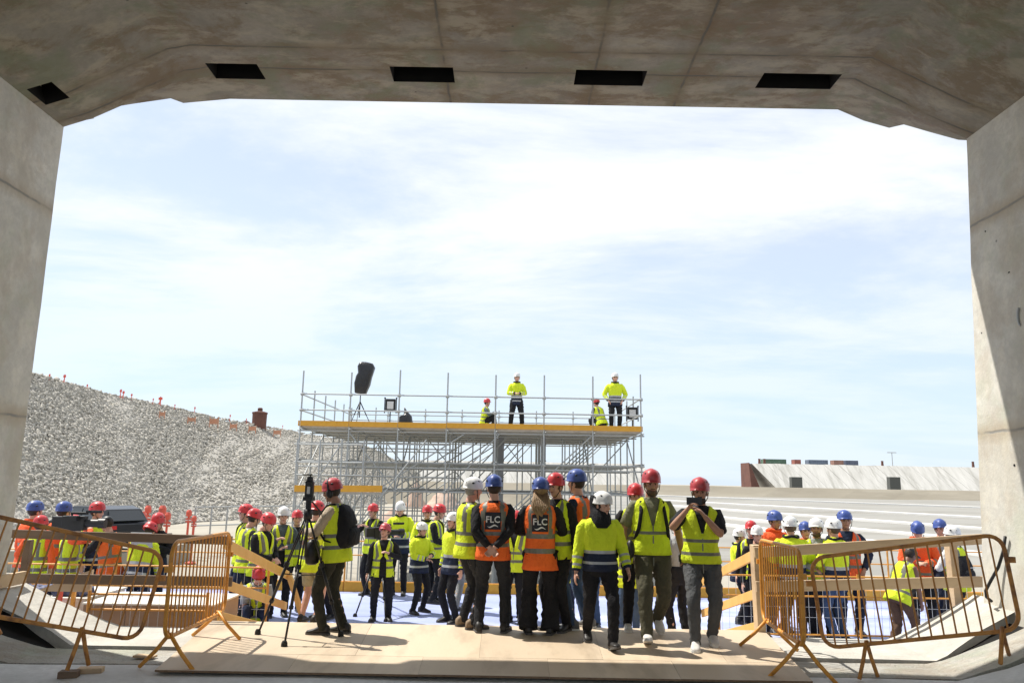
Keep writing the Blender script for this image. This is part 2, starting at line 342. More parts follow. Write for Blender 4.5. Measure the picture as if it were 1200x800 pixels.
# small fixings and holes on the right wall
for px, py, r_ in ((1176, 320, 0.02), (1145, 271, 0.008), (1183, 303, 0.008), (1194, 545, 0.014), (1191, 380, 0.01), (1147, 390, 0.008)):
    q = P(px, py, X=xr0)
    mb = MB(); mb.tube([(fr(q.z) - 0.004, q.y, q.z), (fr(q.z) + 0.02, q.y, q.z)], r_, 10); mb.build('bolt_hole', M_dark, wr)
q = P(1192, 371, X=xr0); mb = MB()
mb.tube([Vector((fr(q.z) - 0.01, q.y + 0.03 * math.cos(a), q.z + 0.09 * math.sin(a))) for a in [R(-90 + i * 18) for i in range(11)]], 0.012, 8)
mb.build('lifting_loop', M_galv, wr, smooth=True)
# cable hanging down the right wall
mb = MB(); cpts = []
for px, py, Yq in ((1178, 628, 8.25), (1176, 646, 8.3), (1170, 664, 8.36), (1160, 682, 8.44), (1155, 692, 8.5), (1156, 699, 8.5), (1162, 704, 8.42)):
    q = P(px, py, Y=Yq); q.x = min(q.x, fr(q.z) - 0.03); cpts.append(q)
mb.tube(cpts, 0.016, 8); tag(mb.build('hanging_cable', M_black, smooth=True), 'dark cable hanging down the lower right concrete wall', 'cable')

# floor with haunches: three cast bays separated by joints
def haunch_profile(Y, side, kinkx, wallx, zw, z0):
    out_ = []
    for i in range(9):
        t = i / 8.0; x = kinkx + (wallx - kinkx) * t
        out_.append(Vector((x, Y, z0 + (zw - z0) * (t ** 1.15))))
    return out_
def floor_bay(name, y0, y1, z0, KL, KR, zl, zr, M, ny=6, gap=None):
    mb = MB(); rs = []
    for j in range(ny + 1):
        y = y0 + (y1 - y0) * j / ny
        L_ = haunch_profile(y, -1, KL(y), fl(0.3) - 0.1, zl, z0)[::-1]; Rr = haunch_profile(y, 1, KR(y), fr(0.3) + 0.1, zr, z0)
        mid = [Vector((KL(y) + (KR(y) - KL(y)) * k / 10, y, z0)) for k in range(1, 10)]
        row = L_ + mid + Rr
        for p in row:
            edge_ = 1.0
            p.z += 0.012 * noise.noise(p * 3.1) + 0.01 * noise.noise(p * 9)
            if j == 0 and gap: p.y += gap[0 if p.x < 0 else 1] * min(max((abs(p.x) - 4.3) / 0.9, 0), 1)
            if j in (0, ny): p.y += 0.02 * noise.noise(Vector((p.x * 5, y, 2))) 
        rs.append(row)
    rs = [[Vector((p.x, p.y, p.z - 0.9)) for p in rs[0]]] + rs + [[Vector((p.x, p.y, p.z - 0.9)) for p in rs[-1]]]
    mb.rings(rs, close=False, cap=False)
    return struct(mb.build(name, M))
KLf = lambda y: -4.32; KRf = lambda y: 4.25
floor_bay('tunnel_floor', -18.0, 7.30, -0.012, lambda y: -5.2, lambda y: 4.05, 0.10, 0.34, M_floor, 10)  # unseen stretch behind the camera is added to bounce sunlight forward
M_rough = concrete_mat('rough_concrete', (0.42, 0.41, 0.375), bumpy=1.0, stain=(0.6, 0.56, 0.5), green=(0.72, 0.7, 0.66), blotch=0.45)
floor_bay('haunch_strip', 7.38, 7.95, -0.02, lambda y: -4.5, lambda y: 4.12, 0.30, 0.40, M_rough, 5)
floor_bay('portal_floor', 8.03, 9.05, 0.0, KLf, KRf, 0.50, 0.50, M_haunch, 6, gap=(0.48, 0.28))
floor_bay('joint_shade_sheet', 7.25, 8.8, -0.075, lambda y: -4.45, lambda y: 4.15, 0.33, 0.36, M_dark, 4)  # near-black sheet just below the bays paints the shade in the gaps

# plywood walkway of separate sheets
M_plys = []
for i in range(4):
    k = 0.92 + 0.05 * i
    M_plys.append(mat('plywood_sheet_%s' % 'abcd'[i], tuple(c * k for c in (0.50, 0.395, 0.275)), tuple(c * k for c in (0.58, 0.47, 0.34)), scale=1.4, rough=0.6, bump=0.1, bscale=30, stretch=(1, 0.25, 1), c3=(0.37 * k, 0.29 * k, 0.20 * k), s3=2.6))
walk = struct(empty('plywood_walkway'))
nl, nr = P(178, 787, Z=0.03), P(950, 797, Z=0.03)
fl_, fr_ = P(262, 716, Z=0.03), P(884, 727, Z=0.03)
yn = (nl.y + nr.y) / 2; yf = 9.25
pl_l = lambda y: nl.x + (fl_.x - nl.x) * min(max((y - yn) / (fl_.y - yn), 0), 1); pl_r = lambda y: nr.x + (fr_.x - nr.x) * min(max((y - yn) / (fr_.y - yn), 0), 1)
for row, (ya_, yb_) in enumerate(((yn, 7.62), (7.625, 9.25))):
    ncol = 5
    for c in range(ncol):
        q = []
        off = (0.09 if row else 0)
        for (t, y) in ((c, ya_), (c + 1, ya_), (c + 1, yb_), (c, yb_)):
            tt = t / ncol + (off if 0 < t < ncol else 0)
            q.append(Vector((pl_l(y) + (pl_r(y) - pl_l(y)) * tt, y, 0)))
        ctr = sum(q, Vector()) / 4
        q = [ctr + (v - ctr) * 0.9985 for v in q]; dz = rnd.uniform(0, 0.003)
        mb = MB(); mb.rings([[v + Vector((0, 0, 0.018 + dz - (0.0 if row else 0))) for v in q], [v + Vector((0, 0, 0.036 + dz)) for v in q]])
        # dark edges
        for i, f in enumerate(mb.f):
            if len(f) == 4 and i < 4: mb.m[i] = 1
        o = mb.build('plywood_sheet', [M_plys[(c * 2 + row) % 4], M_plyedge], walk)
mb = MB(); xa_, xb_ = pl_l(7.55) + 0.12, pl_r(7.55) - 0.12; mb.box(((xa_ + xb_) / 2, (yn + 7.55) / 2 + 0.05, 0.009), (xb_ - xa_, 7.5 - yn - 0.1, 0.018)); mb.build('batten', M_dwood, walk)

# ramp down to the blue deck, the deck, pit ground
ZD = -0.73
mb = MB(); mb.add([(-3.42, 9.25, 0.02), (3.02, 9.25, 0.02), (3.02, 12.3, ZD + 0.01), (-3.42, 12.3, ZD + 0.01), (-3.42, 9.25, -0.3), (3.02, 9.25, -0.3)], [(0, 1, 2, 3), (0, 3, 4), (1, 5, 2), (0, 4, 5, 1)])
struct(mb.build('ramp', M_ply))
mb = MB(); mb.box((0, 13.2, ZD - 0.1), (26, 8.4, 0.2)); struct(mb.build('blue_deck', M_blue))
# ------------------------------------------------------------ ground and banks
M_sand = mat('sand_ground', (0.31, 0.285, 0.235), (0.38, 0.355, 0.295), scale=0.25, rough=0.95, bump=0.3, bscale=3, c3=(0.30, 0.27, 0.22), s3=0.08)
M_gravel = mat('gravel_bed', (0.34, 0.32, 0.285), (0.40, 0.38, 0.335), scale=3, rough=0.95)
M_geo = mat('pale_terrace', (0.24, 0.235, 0.215), (0.30, 0.29, 0.265), scale=0.5, rough=0.9, stretch=(0.3, 1, 1), c3=(0.20, 0.19, 0.165), s3=0.25)
M_white = mat('white_cloth_strip', (0.78, 0.77, 0.75), (0.70, 0.69, 0.66), scale=1.0, rough=0.9)
M_berm = mat('bank_sand', (0.23, 0.205, 0.16), (0.29, 0.26, 0.205), scale=0.3, rough=0.95, bump=0.4, bscale=1.5, stretch=(0.3, 1, 1), c3=(0.34, 0.31, 0.25), s3=0.2)
ZG = -1.93
mb = MB(); G = 4000
mb.add([(-G, -60, ZG - 0.02), (G, -60, ZG - 0.02), (G, G, ZG - 0.02), (-G, G, ZG - 0.02)], [(0, 1, 2, 3)]); struct(mb.build('ground', M_sand))

TA, TB = 1.67 - 3.45, 0.0205
def PT(px, py):
    d = P(px, py, Y=1.0) - Vector((0, 0, CAMZ))
    t = (TA + TB * -34 - CAMZ) / (d.z - TB * d.y); return Vector((0, 0, CAMZ)) + d * t
mb = MB(); rs = []
for j in range(30):
    y = 34 + (118 - 34) * j / 29
    rs.append([Vector((x, y, TA + TB * (y - 34) + 0.06 * noise.noise(Vector((x * 0.15, y * 0.2, 0))))) for x in [6 + 3.0 * k - 0.0 * j for k in range(40)]])
for r_ in rs: r_.insert(0, Vector((r_[0].x - 3, r_[0].y, ZG - 0.1)))
mb.rings([[Vector((p.x, 33, ZG - 0.1)) for p in rs[0]]] + rs, close=False, cap=False)
terr = struct(mb.build('terraced_slope', M_geo))
for (x0, y0), (x1, y1) in (((800, 582), (1150, 595)), ((800, 588), (1150, 607)), ((800, 594), (1150, 620)), ((800, 603), (1150, 634)), ((860, 617), (1150, 650)), ((740, 574), (1150, 586))):
    a, b = PT(x0, y0), PT(x1, y1); mb = MB(); d = b - a; pts = [a + d * (-0.15 + 1.5 * k / 16) for k in range(17)]
    wd = 0.10 + 0.012 * a.y
    for p in pts: p.z = TA + TB * (p.y - 34) + 0.02
    for i in range(16):
        mb.beam(pts[i] + Vector((0, 0, 0.02 + 0.02 * noise.noise(pts[i]))), pts[i + 1] + Vector((0, 0, 0.02)), wd, 0.22)
    mb.build('white_strip', M_white, terr)

def bank(name, y, x0, x1, ztop, zbot, dep, M, step=4.0, amp=0.15):
    mb = MB(); rs = []; nx = int((x1 - x0) / step)
    for k in range(nx + 1):
        x = x0 + step * k; q = lambda yy, z: Vector((x, yy + amp * 2 * noise.noise(Vector((x * .1, z, 1))), z + amp * noise.noise(Vector((x * 0.12, z * 3, 5)))))
        rs.append([q(y, zbot), q(y + dep * 0.5, (zbot + ztop) / 2 + 0.1), q(y + dep, ztop), q(y + dep + 6, ztop), q(y + dep * 2 + 6, zbot)])
    mb.rings(rs, close=False, cap=False); return struct(mb.build(name, M))
bank('far_bank', 116, -26, 200, 1.67 - 0.25, ZG, 5, M_berm)
# far side: pale revetment blocks with boxes on their crest
M_rev = mat('revetment_concrete', (0.46, 0.45, 0.415), (0.58, 0.565, 0.53), scale=0.5, rough=0.9, stretch=(2.5, 0.3, 0.3), c3=(0.37, 0.36, 0.325), s3=0.3)
M_brown = mat('rusty_sheet_piles', (0.10, 0.045, 0.035), (0.16, 0.07, 0.05), scale=0.6, rough=0.8)
def revet(name, pxa, pxb, ptop, pbot, Y, label, group):
    a, b = P(pxa, ptop, Y=Y), P(pxb, ptop, Y=Y); zb = P(pxa, pbot, Y=Y).z - 1.5
    root = tag(empty(name, (0, 0, 0)), label, 'sea wall', group)
    n = 64; zt = (a.z + b.z) / 2; x0 = a.x; x1 = b.x + 60 if pxb > 1100 else b.x
    for i in range(n):
        mb = MB(); u0 = x0 + (x1 - x0) * i / n; u1 = x0 + (x1 - x0) * (i + 1) / n - 0.03; dz = rnd.uniform(-0.05, 0.05)
        sk = 5.0
        mb.rings([[Vector((u0 , Y, zt + dz)), Vector((u1, Y, zt + dz)), Vector((u1, Y + 9, zt + dz)), Vector((u0, Y + 9, zt + dz))],
                  [Vector((u0 + sk, Y - 8, zb)), Vector((u1 + sk, Y - 8, zb)), Vector((u1 + sk, Y + 9, zb)), Vector((u0 + sk, Y + 9, zb))]])
        mb.build('panel', M_rev, root)
    return root, zt, zb
r1, zt1, zb1 = revet('sea_wall', 881, 1150, 545, 572, 200, 'long pale sloping concrete sea wall at the far right with containers along its top', None)
q = P(876, 545, Y=199); mb = MB(); q2 = P(886, 545, Y=199)
mb.rings([[Vector((q.x, 196, zb1)), Vector((q2.x + .5, 196, zb1)), Vector((q2.x + .5, 205, zb1)), Vector((q.x, 205, zb1))], [Vector((q.x, 198, zt1 + .1)), Vector((q2.x - 2, 198, zt1 + .1)), Vector((q2.x - 2, 205, zt1 + .1)), Vector((q.x, 205, zt1 + .1))]])
mb.build('end_face', M_brown, r1)
for px in (931, 1045):
    q = P(px, 566, Y=192); mb = MB(); mb.box((q.x, 191.0, q.z), (2.6, 1.6, 3.0)); mb.build('culvert_opening', mat('culvert_grey', (0.08, 0.085, 0.08)), r1)
r2, zt2, zb2 = revet('sea_wall', 380, 752, 540, 566, 210, 'long pale sea wall seen between the scaffold legs', None)
CT = [(908, 935, 538, 546, (0.10, 0.17, 0.12), 'long dark green container on the sea wall crest'), (946, 953, 541, 547, (0.34, 0.12, 0.09), 'small red box between green and blue containers on the sea wall'),
      (963, 986, 540, 547, (0.15, 0.19, 0.26), 'long blue grey container in the middle of the sea wall crest'), (994, 1005, 541, 548, (0.34, 0.19, 0.15), 'short reddish container on the sea wall next to the dark blue one'),
      (1008, 1023, 541, 548, (0.12, 0.14, 0.20), 'dark blue container at the right end of the row on the sea wall')]
for i, (a, b, t, bt, c, lb) in enumerate(CT):
    pa, pb = P(a, t, Y=202), P(b, t, Y=202); wd = pb.x - pa.x; h_ = 2.4
    root = tag(empty('shipping_container', ((pa.x + pb.x) / 2, 212, zt1 - 0.9)), lb, 'container', 'containers on the far sea wall')
    mc = mat('hazed_container_paint_%s' % 'abcdef'[i], c, tuple(v * 0.7 for v in c), scale=0.8, rough=0.6)  # colours greyed to paint in the haze of distance
    mb = MB(); n = int(wd / 0.3)
    prof = []
    for k in range(n):
        x = -wd / 2 + wd * k / n; d = 0.05 if k % 2 else 0
        prof += [(x, -1.2 + d), (x + wd / n * 0.7, -1.2 + d)]
    prof += [(wd / 2, -1.2), (wd / 2, 1.2), (-wd / 2, 1.2)]
    mb.rings([[Vector((x, y, 0.15)) for x, y in prof], [Vector((x, y, h_ - 0.1)) for x, y in prof]]); mb.build('corrugated_shell', mc, root)
    mb = MB(); mb.box((0, 0, h_ - 0.04), (wd + .06, 2.5, 0.12)); mb.box((0, 0, 0.1), (wd + .06, 2.5, 0.16))
    for sx_ in (-1, 1):
        for sy_ in (-1, 1): mb.box((sx_ * wd / 2, sy_ * 1.2, h_ / 2), (0.14, 0.14, h_))
    mb.build('corner_frame', mc, root)
for px, t in ((890, 544), (1034, 544), (1045, 530), (1140, 541), (896, 545)):
    a = P(px, t, Y=203); root = tag(empty('mast', (a.x, 203, zt1)), {890: 'low dark bollard at the left end of the sea wall crest', 1034: 'dark bollard right of the last container on the sea wall', 1045: 'tall thin mast above the far sea wall', 1140: 'dark bollard on the sea wall close to the right pillar', 896: 'low dark bollard just beside the left end bollard of the sea wall'}[px], 'mast' if px == 1045 else 'bollard')
    if px != 1045: root.name = 'bollard'
    hh = a.z - zt1 if px == 1045 else max(a.z - zt1, 1.2); r_ = 0.12 if px == 1045 else 0.35
    mb = MB(); mb.tube([(0, 0, 0), (0, 0, hh)], [r_, r_ * 0.8], 8); mb.build('shaft', M_galv if px == 1045 else M_brown, root)
    mb = MB(); mb.tube([(-1.2 if px == 1045 else -.3, 0, hh), (1.2 if px == 1045 else .3, 0, hh)], 0.12, 6); mb.build('cross_arm', M_galv if px == 1045 else M_brown, root)

# ------------------------------------------------------------ rock embankment
import numpy as np
crest = [P(-60, 424, Y=44), P(48, 443, Y=56.5), P(125, 464, Y=69), P(187, 476, Y=79), P(248, 490, Y=94), P(347, 507, Y=120), P(420, 520, Y=142), P(450, 533, Y=165), P(492, 556, Y=200)]
base = [Vector((-25, 24, ZG)), Vector((-24, 33, ZG)), Vector((-24.2, 42, ZG)), Vector((-25, 51, ZG)), Vector((-25, 61, ZG)), Vector((-20.5, 72, ZG)), Vector((-18.5, 90, ZG)), Vector((-18, 118, ZG)), Vector((-20, 170, ZG))]
def ruled(u, v):
    i = min(int(u), len(crest) - 2); t = u - i
    a = base[i].lerp(base[i + 1], t); b = crest[i].lerp(crest[i + 1], t)
    return a.lerp(b, v)
mb = MB(); rs = []
for k in range(65):
    u = k / 8.0001
    c = ruled(u, 1.0)
    row = [ruled(u, v / 10) for v in range(11)] + [c + Vector((-3, 4, 0)), c + Vector((-14, 10, -6.5))]
    rs.append([p + Vector((0, 0, 0.25 * noise.noise(p * 0.3))) for p in row])
mb.rings(rs, close=False, cap=False); struct(mb.build('rock_embankment', M_gravel))
M_rock = bpy.data.materials.new('rip_rap_stone'); M_rock.use_nodes = True; t = M_rock.node_tree; b_ = t.nodes['Principled BSDF']
b_.inputs['Roughness'].default_value = 0.9; b_.inputs['Specular IOR Level'].default_value = 0.2
ge = N(t, 'ShaderNodeNewGeometry'); rp = N(t, 'ShaderNodeValToRGB'); t.links.new(ge.outputs['Random Per Island'], rp.inputs[0])
for i_, (pos, c) in enumerate(((0.0, (0.27, 0.255, 0.225)), (0.3, (0.37, 0.35, 0.305)), (0.6, (0.43, 0.405, 0.35)), (0.82, (0.41, 0.39, 0.355)), (1.0, (0.52, 0.49, 0.43)))):
    e = rp.color_ramp.elements[i_] if i_ < 2 else rp.color_ramp.elements.new(pos)
    e.position = pos; e.color = (*c, 1)
t.links.new(rp.outputs[0], b_.inputs['Base Color'])
def rocks(name, pts, sizes, seed=1, mat_=None, flat=0.62):
    """thousands of small angular stones in one mesh"""
    bm = bmesh.new(); bmesh.ops.create_icosphere(bm, subdivisions=1, radius=1); V0 = np.array([v.co[:] for v in bm.verts]); F0 = np.array([[v.index for v in f.verts] for f in bm.faces]); bm.free()
    g = np.random.default_rng(seed); n = len(pts); nv = len(V0)
    V = V0[None] * (1 + 0.35 * g.standard_normal((n, nv, 1)).clip(-1.6, 1.6))
    # box-like stones: pull towards a cube, then squash and turn
    V = np.sign(V) * np.abs(V) ** 0.8
    V *= g.uniform(0.6, 1.15, (n, 1, 3)) * np.array([1, 1, flat])
    q = g.standard_normal((n, 4)); q /= np.linalg.norm(q, axis=1, keepdims=True); w_, x, y, z = q.T
    Rm = np.stack([np.stack([1 - 2 * (y * y + z * z), 2 * (x * y - z * w_), 2 * (x * z + y * w_)], -1), np.stack([2 * (x * y + z * w_), 1 - 2 * (x * x + z * z), 2 * (y * z - x * w_)], -1), np.stack([2 * (x * z - y * w_), 2 * (y * z + x * w_), 1 - 2 * (x * x + y * y)], -1)], 1)
    V = np.einsum('nij,nkj->nki', Rm, V) * np.asarray(sizes)[:, None, None] + np.asarray(pts)[:, None, :]
    F = (F0[None] + (np.arange(n) * nv)[:, None, None]).reshape(-1, 3)
    me = bpy.data.meshes.new(name); me.vertices.add(n * nv); me.vertices.foreach_set('co', V.reshape(-1).astype('f4'))
    me.loops.add(F.size); me.loops.foreach_set('vertex_index', F.reshape(-1).astype('i4')); me.polygons.add(len(F)); me.polygons.foreach_set('loop_start', np.arange(0, F.size, 3).astype('i4'))
    me.materials.append(mat_ or M_rock); me.update(calc_edges=True)
    return obj(name, me)
g = np.random.default_rng(5); pts = []; sz = []
for k in range(50000):
    r_ = g.random(); u = 8 * (r_ ** 1.35) * 0.9999; v = g.random() * 1.03
    p = ruled(u, min(v, 1.02)); p.z += 0.02; pts.append(p[:]); sz.append(0.070 + 0.105 * g.random() ** 2.0 + 0.0005 * p.y)
struct(rocks('rip_rap_rocks', pts, sz), 'stuff')
# stakes, netting posts and a well shaft along the crest
M_red = mat('fluorescent_red', (0.75, 0.10, 0.06), (0.62, 0.12, 0.08), scale=5, rough=0.6)
def crest_at(px):
    best = min((abs(P_proj(ruled(k / 40, 1.0))[0] - px), k) for k in range(319)); return ruled(best[1] / 40, 1.0)
def P_proj(p):
    d = Vector(p) - Vector((0, 0, CAMZ)); z = d.dot(FW); return (600 + d.dot(CX) * FOC / z, 400 - d.dot(CY) * FOC / z)
for i, (px, hh, r_) in enumerate(((57, .5, .03), (74, .8, .05), (101, .55, .03), (140, .9, .05), (144, .8, .05), (154, .7, .04), (178, .7, .03), (187, 1.0, .10), (204, .6, .03), (228, .9, .04), (270, .9, .04), (288, .8, .03), (330, .8, .03))):
    p = crest_at(px); mb = MB(); mb.tube([(0, 0, -0.1), (0.03, 0, hh)], [r_, r_ * 0.7], 6); mb.box((0.03, -0.02, hh * 0.8), (r_ * 4, 0.03, hh * 0.25))
    tag(mb.build('marker_stake', M_red, loc=p), 'thin red stake on the embankment crest, ' + ('leftmost', 'second from the left', 'third from the left', 'fourth from the left', 'fifth from the left', 'sixth from the left', 'seventh from the left', 'tall one left of the middle', 'just right of the tall one', 'fourth from the right', 'just left of the brown shaft', 'hidden beside the brown shaft', 'rightmost near the scaffold')[i], 'stake', 'red stakes along the embankment crest')
for i, (px, py, w_, h_) in enumerate(((187, 484, 1.0, 1.5), (220, 489, 1.6, 1.6), (244, 496, 2.0, 2.6), (271, 504, 1.6, 2.0), (293, 512, 1.8, 2.2), (319, 519, 1.9, 2.2))):
    u = min((abs(P_proj(ruled(k / 20, 0.86))[0] - px), k) for k in range(159))[1] / 20; p = ruled(u, 0.86)
    mb = MB(); mb.tube([(0, 0, 0), (0, 0, h_ * 0.5)], 0.05, 6); mb.tube([(w_ * 0.5, 0, 0), (w_ * 0.5, 0, h_ * 0.5)], 0.05, 6); mb.box((w_ * 0.25, -0.03, h_ * 0.3), (w_ * 0.5, 0.02, h_ * 0.24))
    tag(mb.build('netting_panel', mat('faded_orange_net', (0.62, 0.25, 0.14), (0.5, 0.3, 0.2), scale=6), loc=p), 'faded orange netting panel on the upper rock slope, ' + ('leftmost', 'second from the left', 'third from the left', 'third from the right', 'second from the right', 'rightmost')[i], 'netting', 'orange netting on the rock slope')
p = crest_at(303); root = tag(empty('well_shaft', p), 'dark reddish brown round shaft standing on the embankment crest', 'shaft')
mb = MB(); mb.lathe([(0.95, -0.8), (0.98, 1.7), (1.05, 1.75), (1.05, 1.95), (0.5, 2.1)], 16); mb.build('casing', M_brown, root, smooth=False)
mb = MB(); mb.lathe([(0.35, 2.05), (0.35, 2.5), (0.2, 2.6)], 10); mb.build('cap', M_brown, root); mb = MB(); mb.box((-1.5, 0, 0.1), (1.2, 1.2, 0.9), Matrix.Rotation(0.5, 3, 'Y')); mb.build('apron', M_brown, root)

# mounds behind the scaffold
M_mound = mat('reddish_rubble', (0.40, 0.28, 0.22), (0.55, 0.42, 0.34), scale=1.2, rough=0.95)
for (px, py, Y, w_, h_, lb) in ((520, 585, 95, 5.0, 2.6, 'reddish rubble mound behind the middle of the scaffold'), (462, 603, 60, 3.4, 1.5, 'low pinkish earth heap behind the left scaffold legs'), (487, 590, 100, 2.6, 3.6, 'tall ochre rubble heap beside the reddish mound')):
    c = P(px, py, Y=Y); c.z = ZG; mb = MB(); rs = []
    for i in range(9):
        t_ = i / 8; r_ = w_ / 2 * (1 - t_) ** 0.8 + 0.05
        rs.append([Vector((r_ * math.cos(a) * (1 + .25 * noise.noise(Vector((math.cos(a) * 2, math.sin(a) * 2, t_ * 4)))), r_ * math.sin(a), h_ * t_ + 0.12 * noise.noise(Vector((a, t_ * 5, px))))) for a in [2 * math.pi * k / 18 for k in range(18)]])
    mb.rings(rs); tag(mb.build('rubble_mound', M_mound, loc=c), lb, 'mound')

# ------------------------------------------------------------ unit rods
def rod(name, M, n=8):
    mb = MB(); mb.tube([(0, 0, 0), (0, 0, 1)], 1.0, n); return mb.mesh(name, M, True)
RG, RO, RR, RW, RY = rod('rod_steel', M_galv), rod('rod_orange', M_orange), rod('rod_shaded_rusty', M_oshade_rust), rod('rod_wire', M_wire, 5), rod('rod_yellow', M_ybar)

# ------------------------------------------------------------ scaffold
YS = 25.0; X0, X1 = P(352, 500, Y=YS).x, P(751.5, 500, Y=YS).x; nb = 7; dxs = (X1 - X0) / nb; BY = 1.57; NR = 6
ZT = P(550, 501.5, Y=YS).z            # deck surface
zt_top = P(550, 437, Y=YS).z
sc = tag(empty('scaffold_stage', (0, 0, 0)), 'large steel scaffold stage with yellow toe boards and a crew on top', 'scaffold')
zl1, zl2 = P(550, 543, Y=YS).z, P(550, 577, Y=YS).z
def joint(z): pass
for r_ in range(NR):
    y = YS + r_ * BY
    for i in range(nb + 1):
        x = X0 + i * dxs; edge = r_ in (0, NR - 1) or i in (0, nb)
        zt_ = zt_top if r_ == 0 else (ZT + 1.3 if edge else ZT - 0.12)
        jx = rnd.uniform(-.012, .012)
        o = between('standard', RG, (x, y, ZG), (x + jx, y, zt_ + rnd.uniform(-0.06, 0.06) * (r_ == 0)), sc, 0.026)
        if r_ in (0, NR - 1):
            for zz in (ZT + 1.02, ZT + 0.5, zl1, zl2):
                if zz < zt_: between('coupler', RG, (x, y, zz - 0.05), (x, y, zz + 0.05), sc, 0.058)
    for zz in (zl1, zl1 - 0.17, zl2, ZT - 0.16):
        if zz == zl1 - 0.17 and r_ not in (0, 2): continue
        between('ledger', RG, (X0 - 0.1, y + 0.05, zz), (X1 + 0.1, y + 0.05, zz), sc, 0.024)
for i in range(nb + 1):
    x = X0 + i * dxs
    for zz in (zl1 + 0.06, zl2 + 0.06, ZT - 0.10):
        between('transom', RG, (x + .05, YS - 0.1, zz), (x + .05, YS + BY * (NR - 1) + 0.1, zz), sc, 0.024)
for (y, zs_) in ((YS, (1.02, 0.5)), (YS + BY * (NR - 1), (1.02, 0.78, 0.5))):
    for zz in zs_: between('guard_rail', RG, (X0 - 0.05, y - 0.05, ZT + zz), (X1 + 0.05, y - 0.05, ZT + zz), sc, 0.024)
for x in (X0, X1):
    for zz in (1.02, 0.5): between('guard_rail', RG, (x - .05, YS, ZT + zz), (x - .05, YS + BY * (NR - 1), ZT + zz), sc, 0.024)
for r_ in range(NR):
    y = YS + r_ * BY + 0.07
    for (a, b, z0, z1) in ((1.3, 3.4, zl2 - 0.3, ZT - 0.15), (3.0, 4.1, zl2, ZT - 0.15), (4.25, 6.0, zl2 - 0.7, ZT - 0.15), (0, 1, ZG + .3, zl2)):
        o_f = 0.26 * r_ * (1 if a else 0); between('brace', RG, (X0 + (a + o_f * .6) * dxs, y, z0), (X0 + min(b + o_f * .6, 6.9) * dxs, y, z1), sc, 0.022)
    if r_ in (0, 3, 5): between('brace', RG, (X0 + 2 * dxs, y, zl2), (X0 + 1.0 * dxs, y, ZT - .2), sc, 0.022)
for r_ in (1, 2, 4):
    for i in range(nb):
        x = X0 + (i + 0.35 + 0.13 * r_) * dxs; y = YS + (r_ + 0.5) * BY
        between('standard', RG, (x, y, ZG), (x, y, ZT - 0.12), sc, 0.022)
for zz in (ZT - 0.55, (zl1 + zl2) / 2, zl2 - 0.75, zl2 - 1.3):
    for r_ in (0, 2, 4):
        n0, n1 = (0, 3) if zz > zl2 else (0, 7)
        between('ledger', RG, (X0 + n0 * dxs - .1, YS + (r_ + 0.5 * (r_ > 0)) * BY + .05, zz), (X0 + n1 * dxs + .1, YS + (r_ + 0.5 * (r_ > 0)) * BY + .05, zz), sc, 0.021)
for (a, b, r_, z0, z1) in ((0, 1.5, 1, ZG, zl1), (1.5, 0.2, 2, ZG, zl1), (2.2, 3.4, 0, ZG, zl2), (3.4, 2.3, 3, zl2, ZT - .15), (5.8, 6.9, 1, zl2, ZT - .15), (6.9, 5.9, 3, ZG + .4, zl1), (4.0, 5.2, 2, ZG, zl2), (0.1, 1.0, 4, zl2, ZT - .15), (5.2, 4.2, 5, zl2, ZT - .15)):
    between('brace', RG, (X0 + a * dxs, YS + r_ * BY + .1, z0), (X0 + b * dxs, YS + r_ * BY + .1, z1), sc, 0.02)
for i in (0, 1, 2, 4, 6, 7):
    between('brace', RG, (X0 + i * dxs, YS + 0.1, zl2), (X0 + i * dxs, YS + BY * 2, ZT - .15), sc, 0.022)
# steel deck planks: ribbed channels side by side
mb = MB(); pw = BY * (NR - 1) / 24; prof = [(0, 0), (pw * 0.96, 0), (pw * 0.96, -0.08), (pw * 0.80, -0.08), (pw * 0.76, -0.02), (pw * 0.56, -0.02), (pw * .52, -0.05), (pw * .44, -0.05), (pw * .40, -0.02), (pw * 0.20, -0.02), (pw * 0.16, -0.08), (0, -0.08)]
mb.rings([[Vector((0, y, z)) for y, z in prof], [Vector((dxs - 0.03, y, z)) for y, z in prof]]); plank_me = mb.mesh('deck_plank', M_plank)
for i in range(nb):
    for k in range(24):
        obj('deck_plank', plank_me, sc, (X0 + i * dxs + 0.015, YS + 0.02 + k * pw, ZT + rnd.uniform(-0.006, 0.006)))
# yellow toe boards
tb = MB(); tb.box((dxs / 2, 0, 0.09), (dxs - 0.02, 0.035, 0.17)); tb_me = tb.mesh('toe_board', M_ybar)
ry_ = Matrix.Rotation(0, 3, 'Z')
for i in range(nb): obj('toe_board', tb_me, sc, (X0 + i * dxs, YS - 0.06, ZT - 0.02 + rnd.uniform(-.008, .008)))
for k in range(5):
    for x in (X0 - 0.07, X1 + 0.03): o = obj('toe_board', tb_me, sc, (x, YS + k * BY, ZT - 0.02), rot=(0, 0, R(90)))
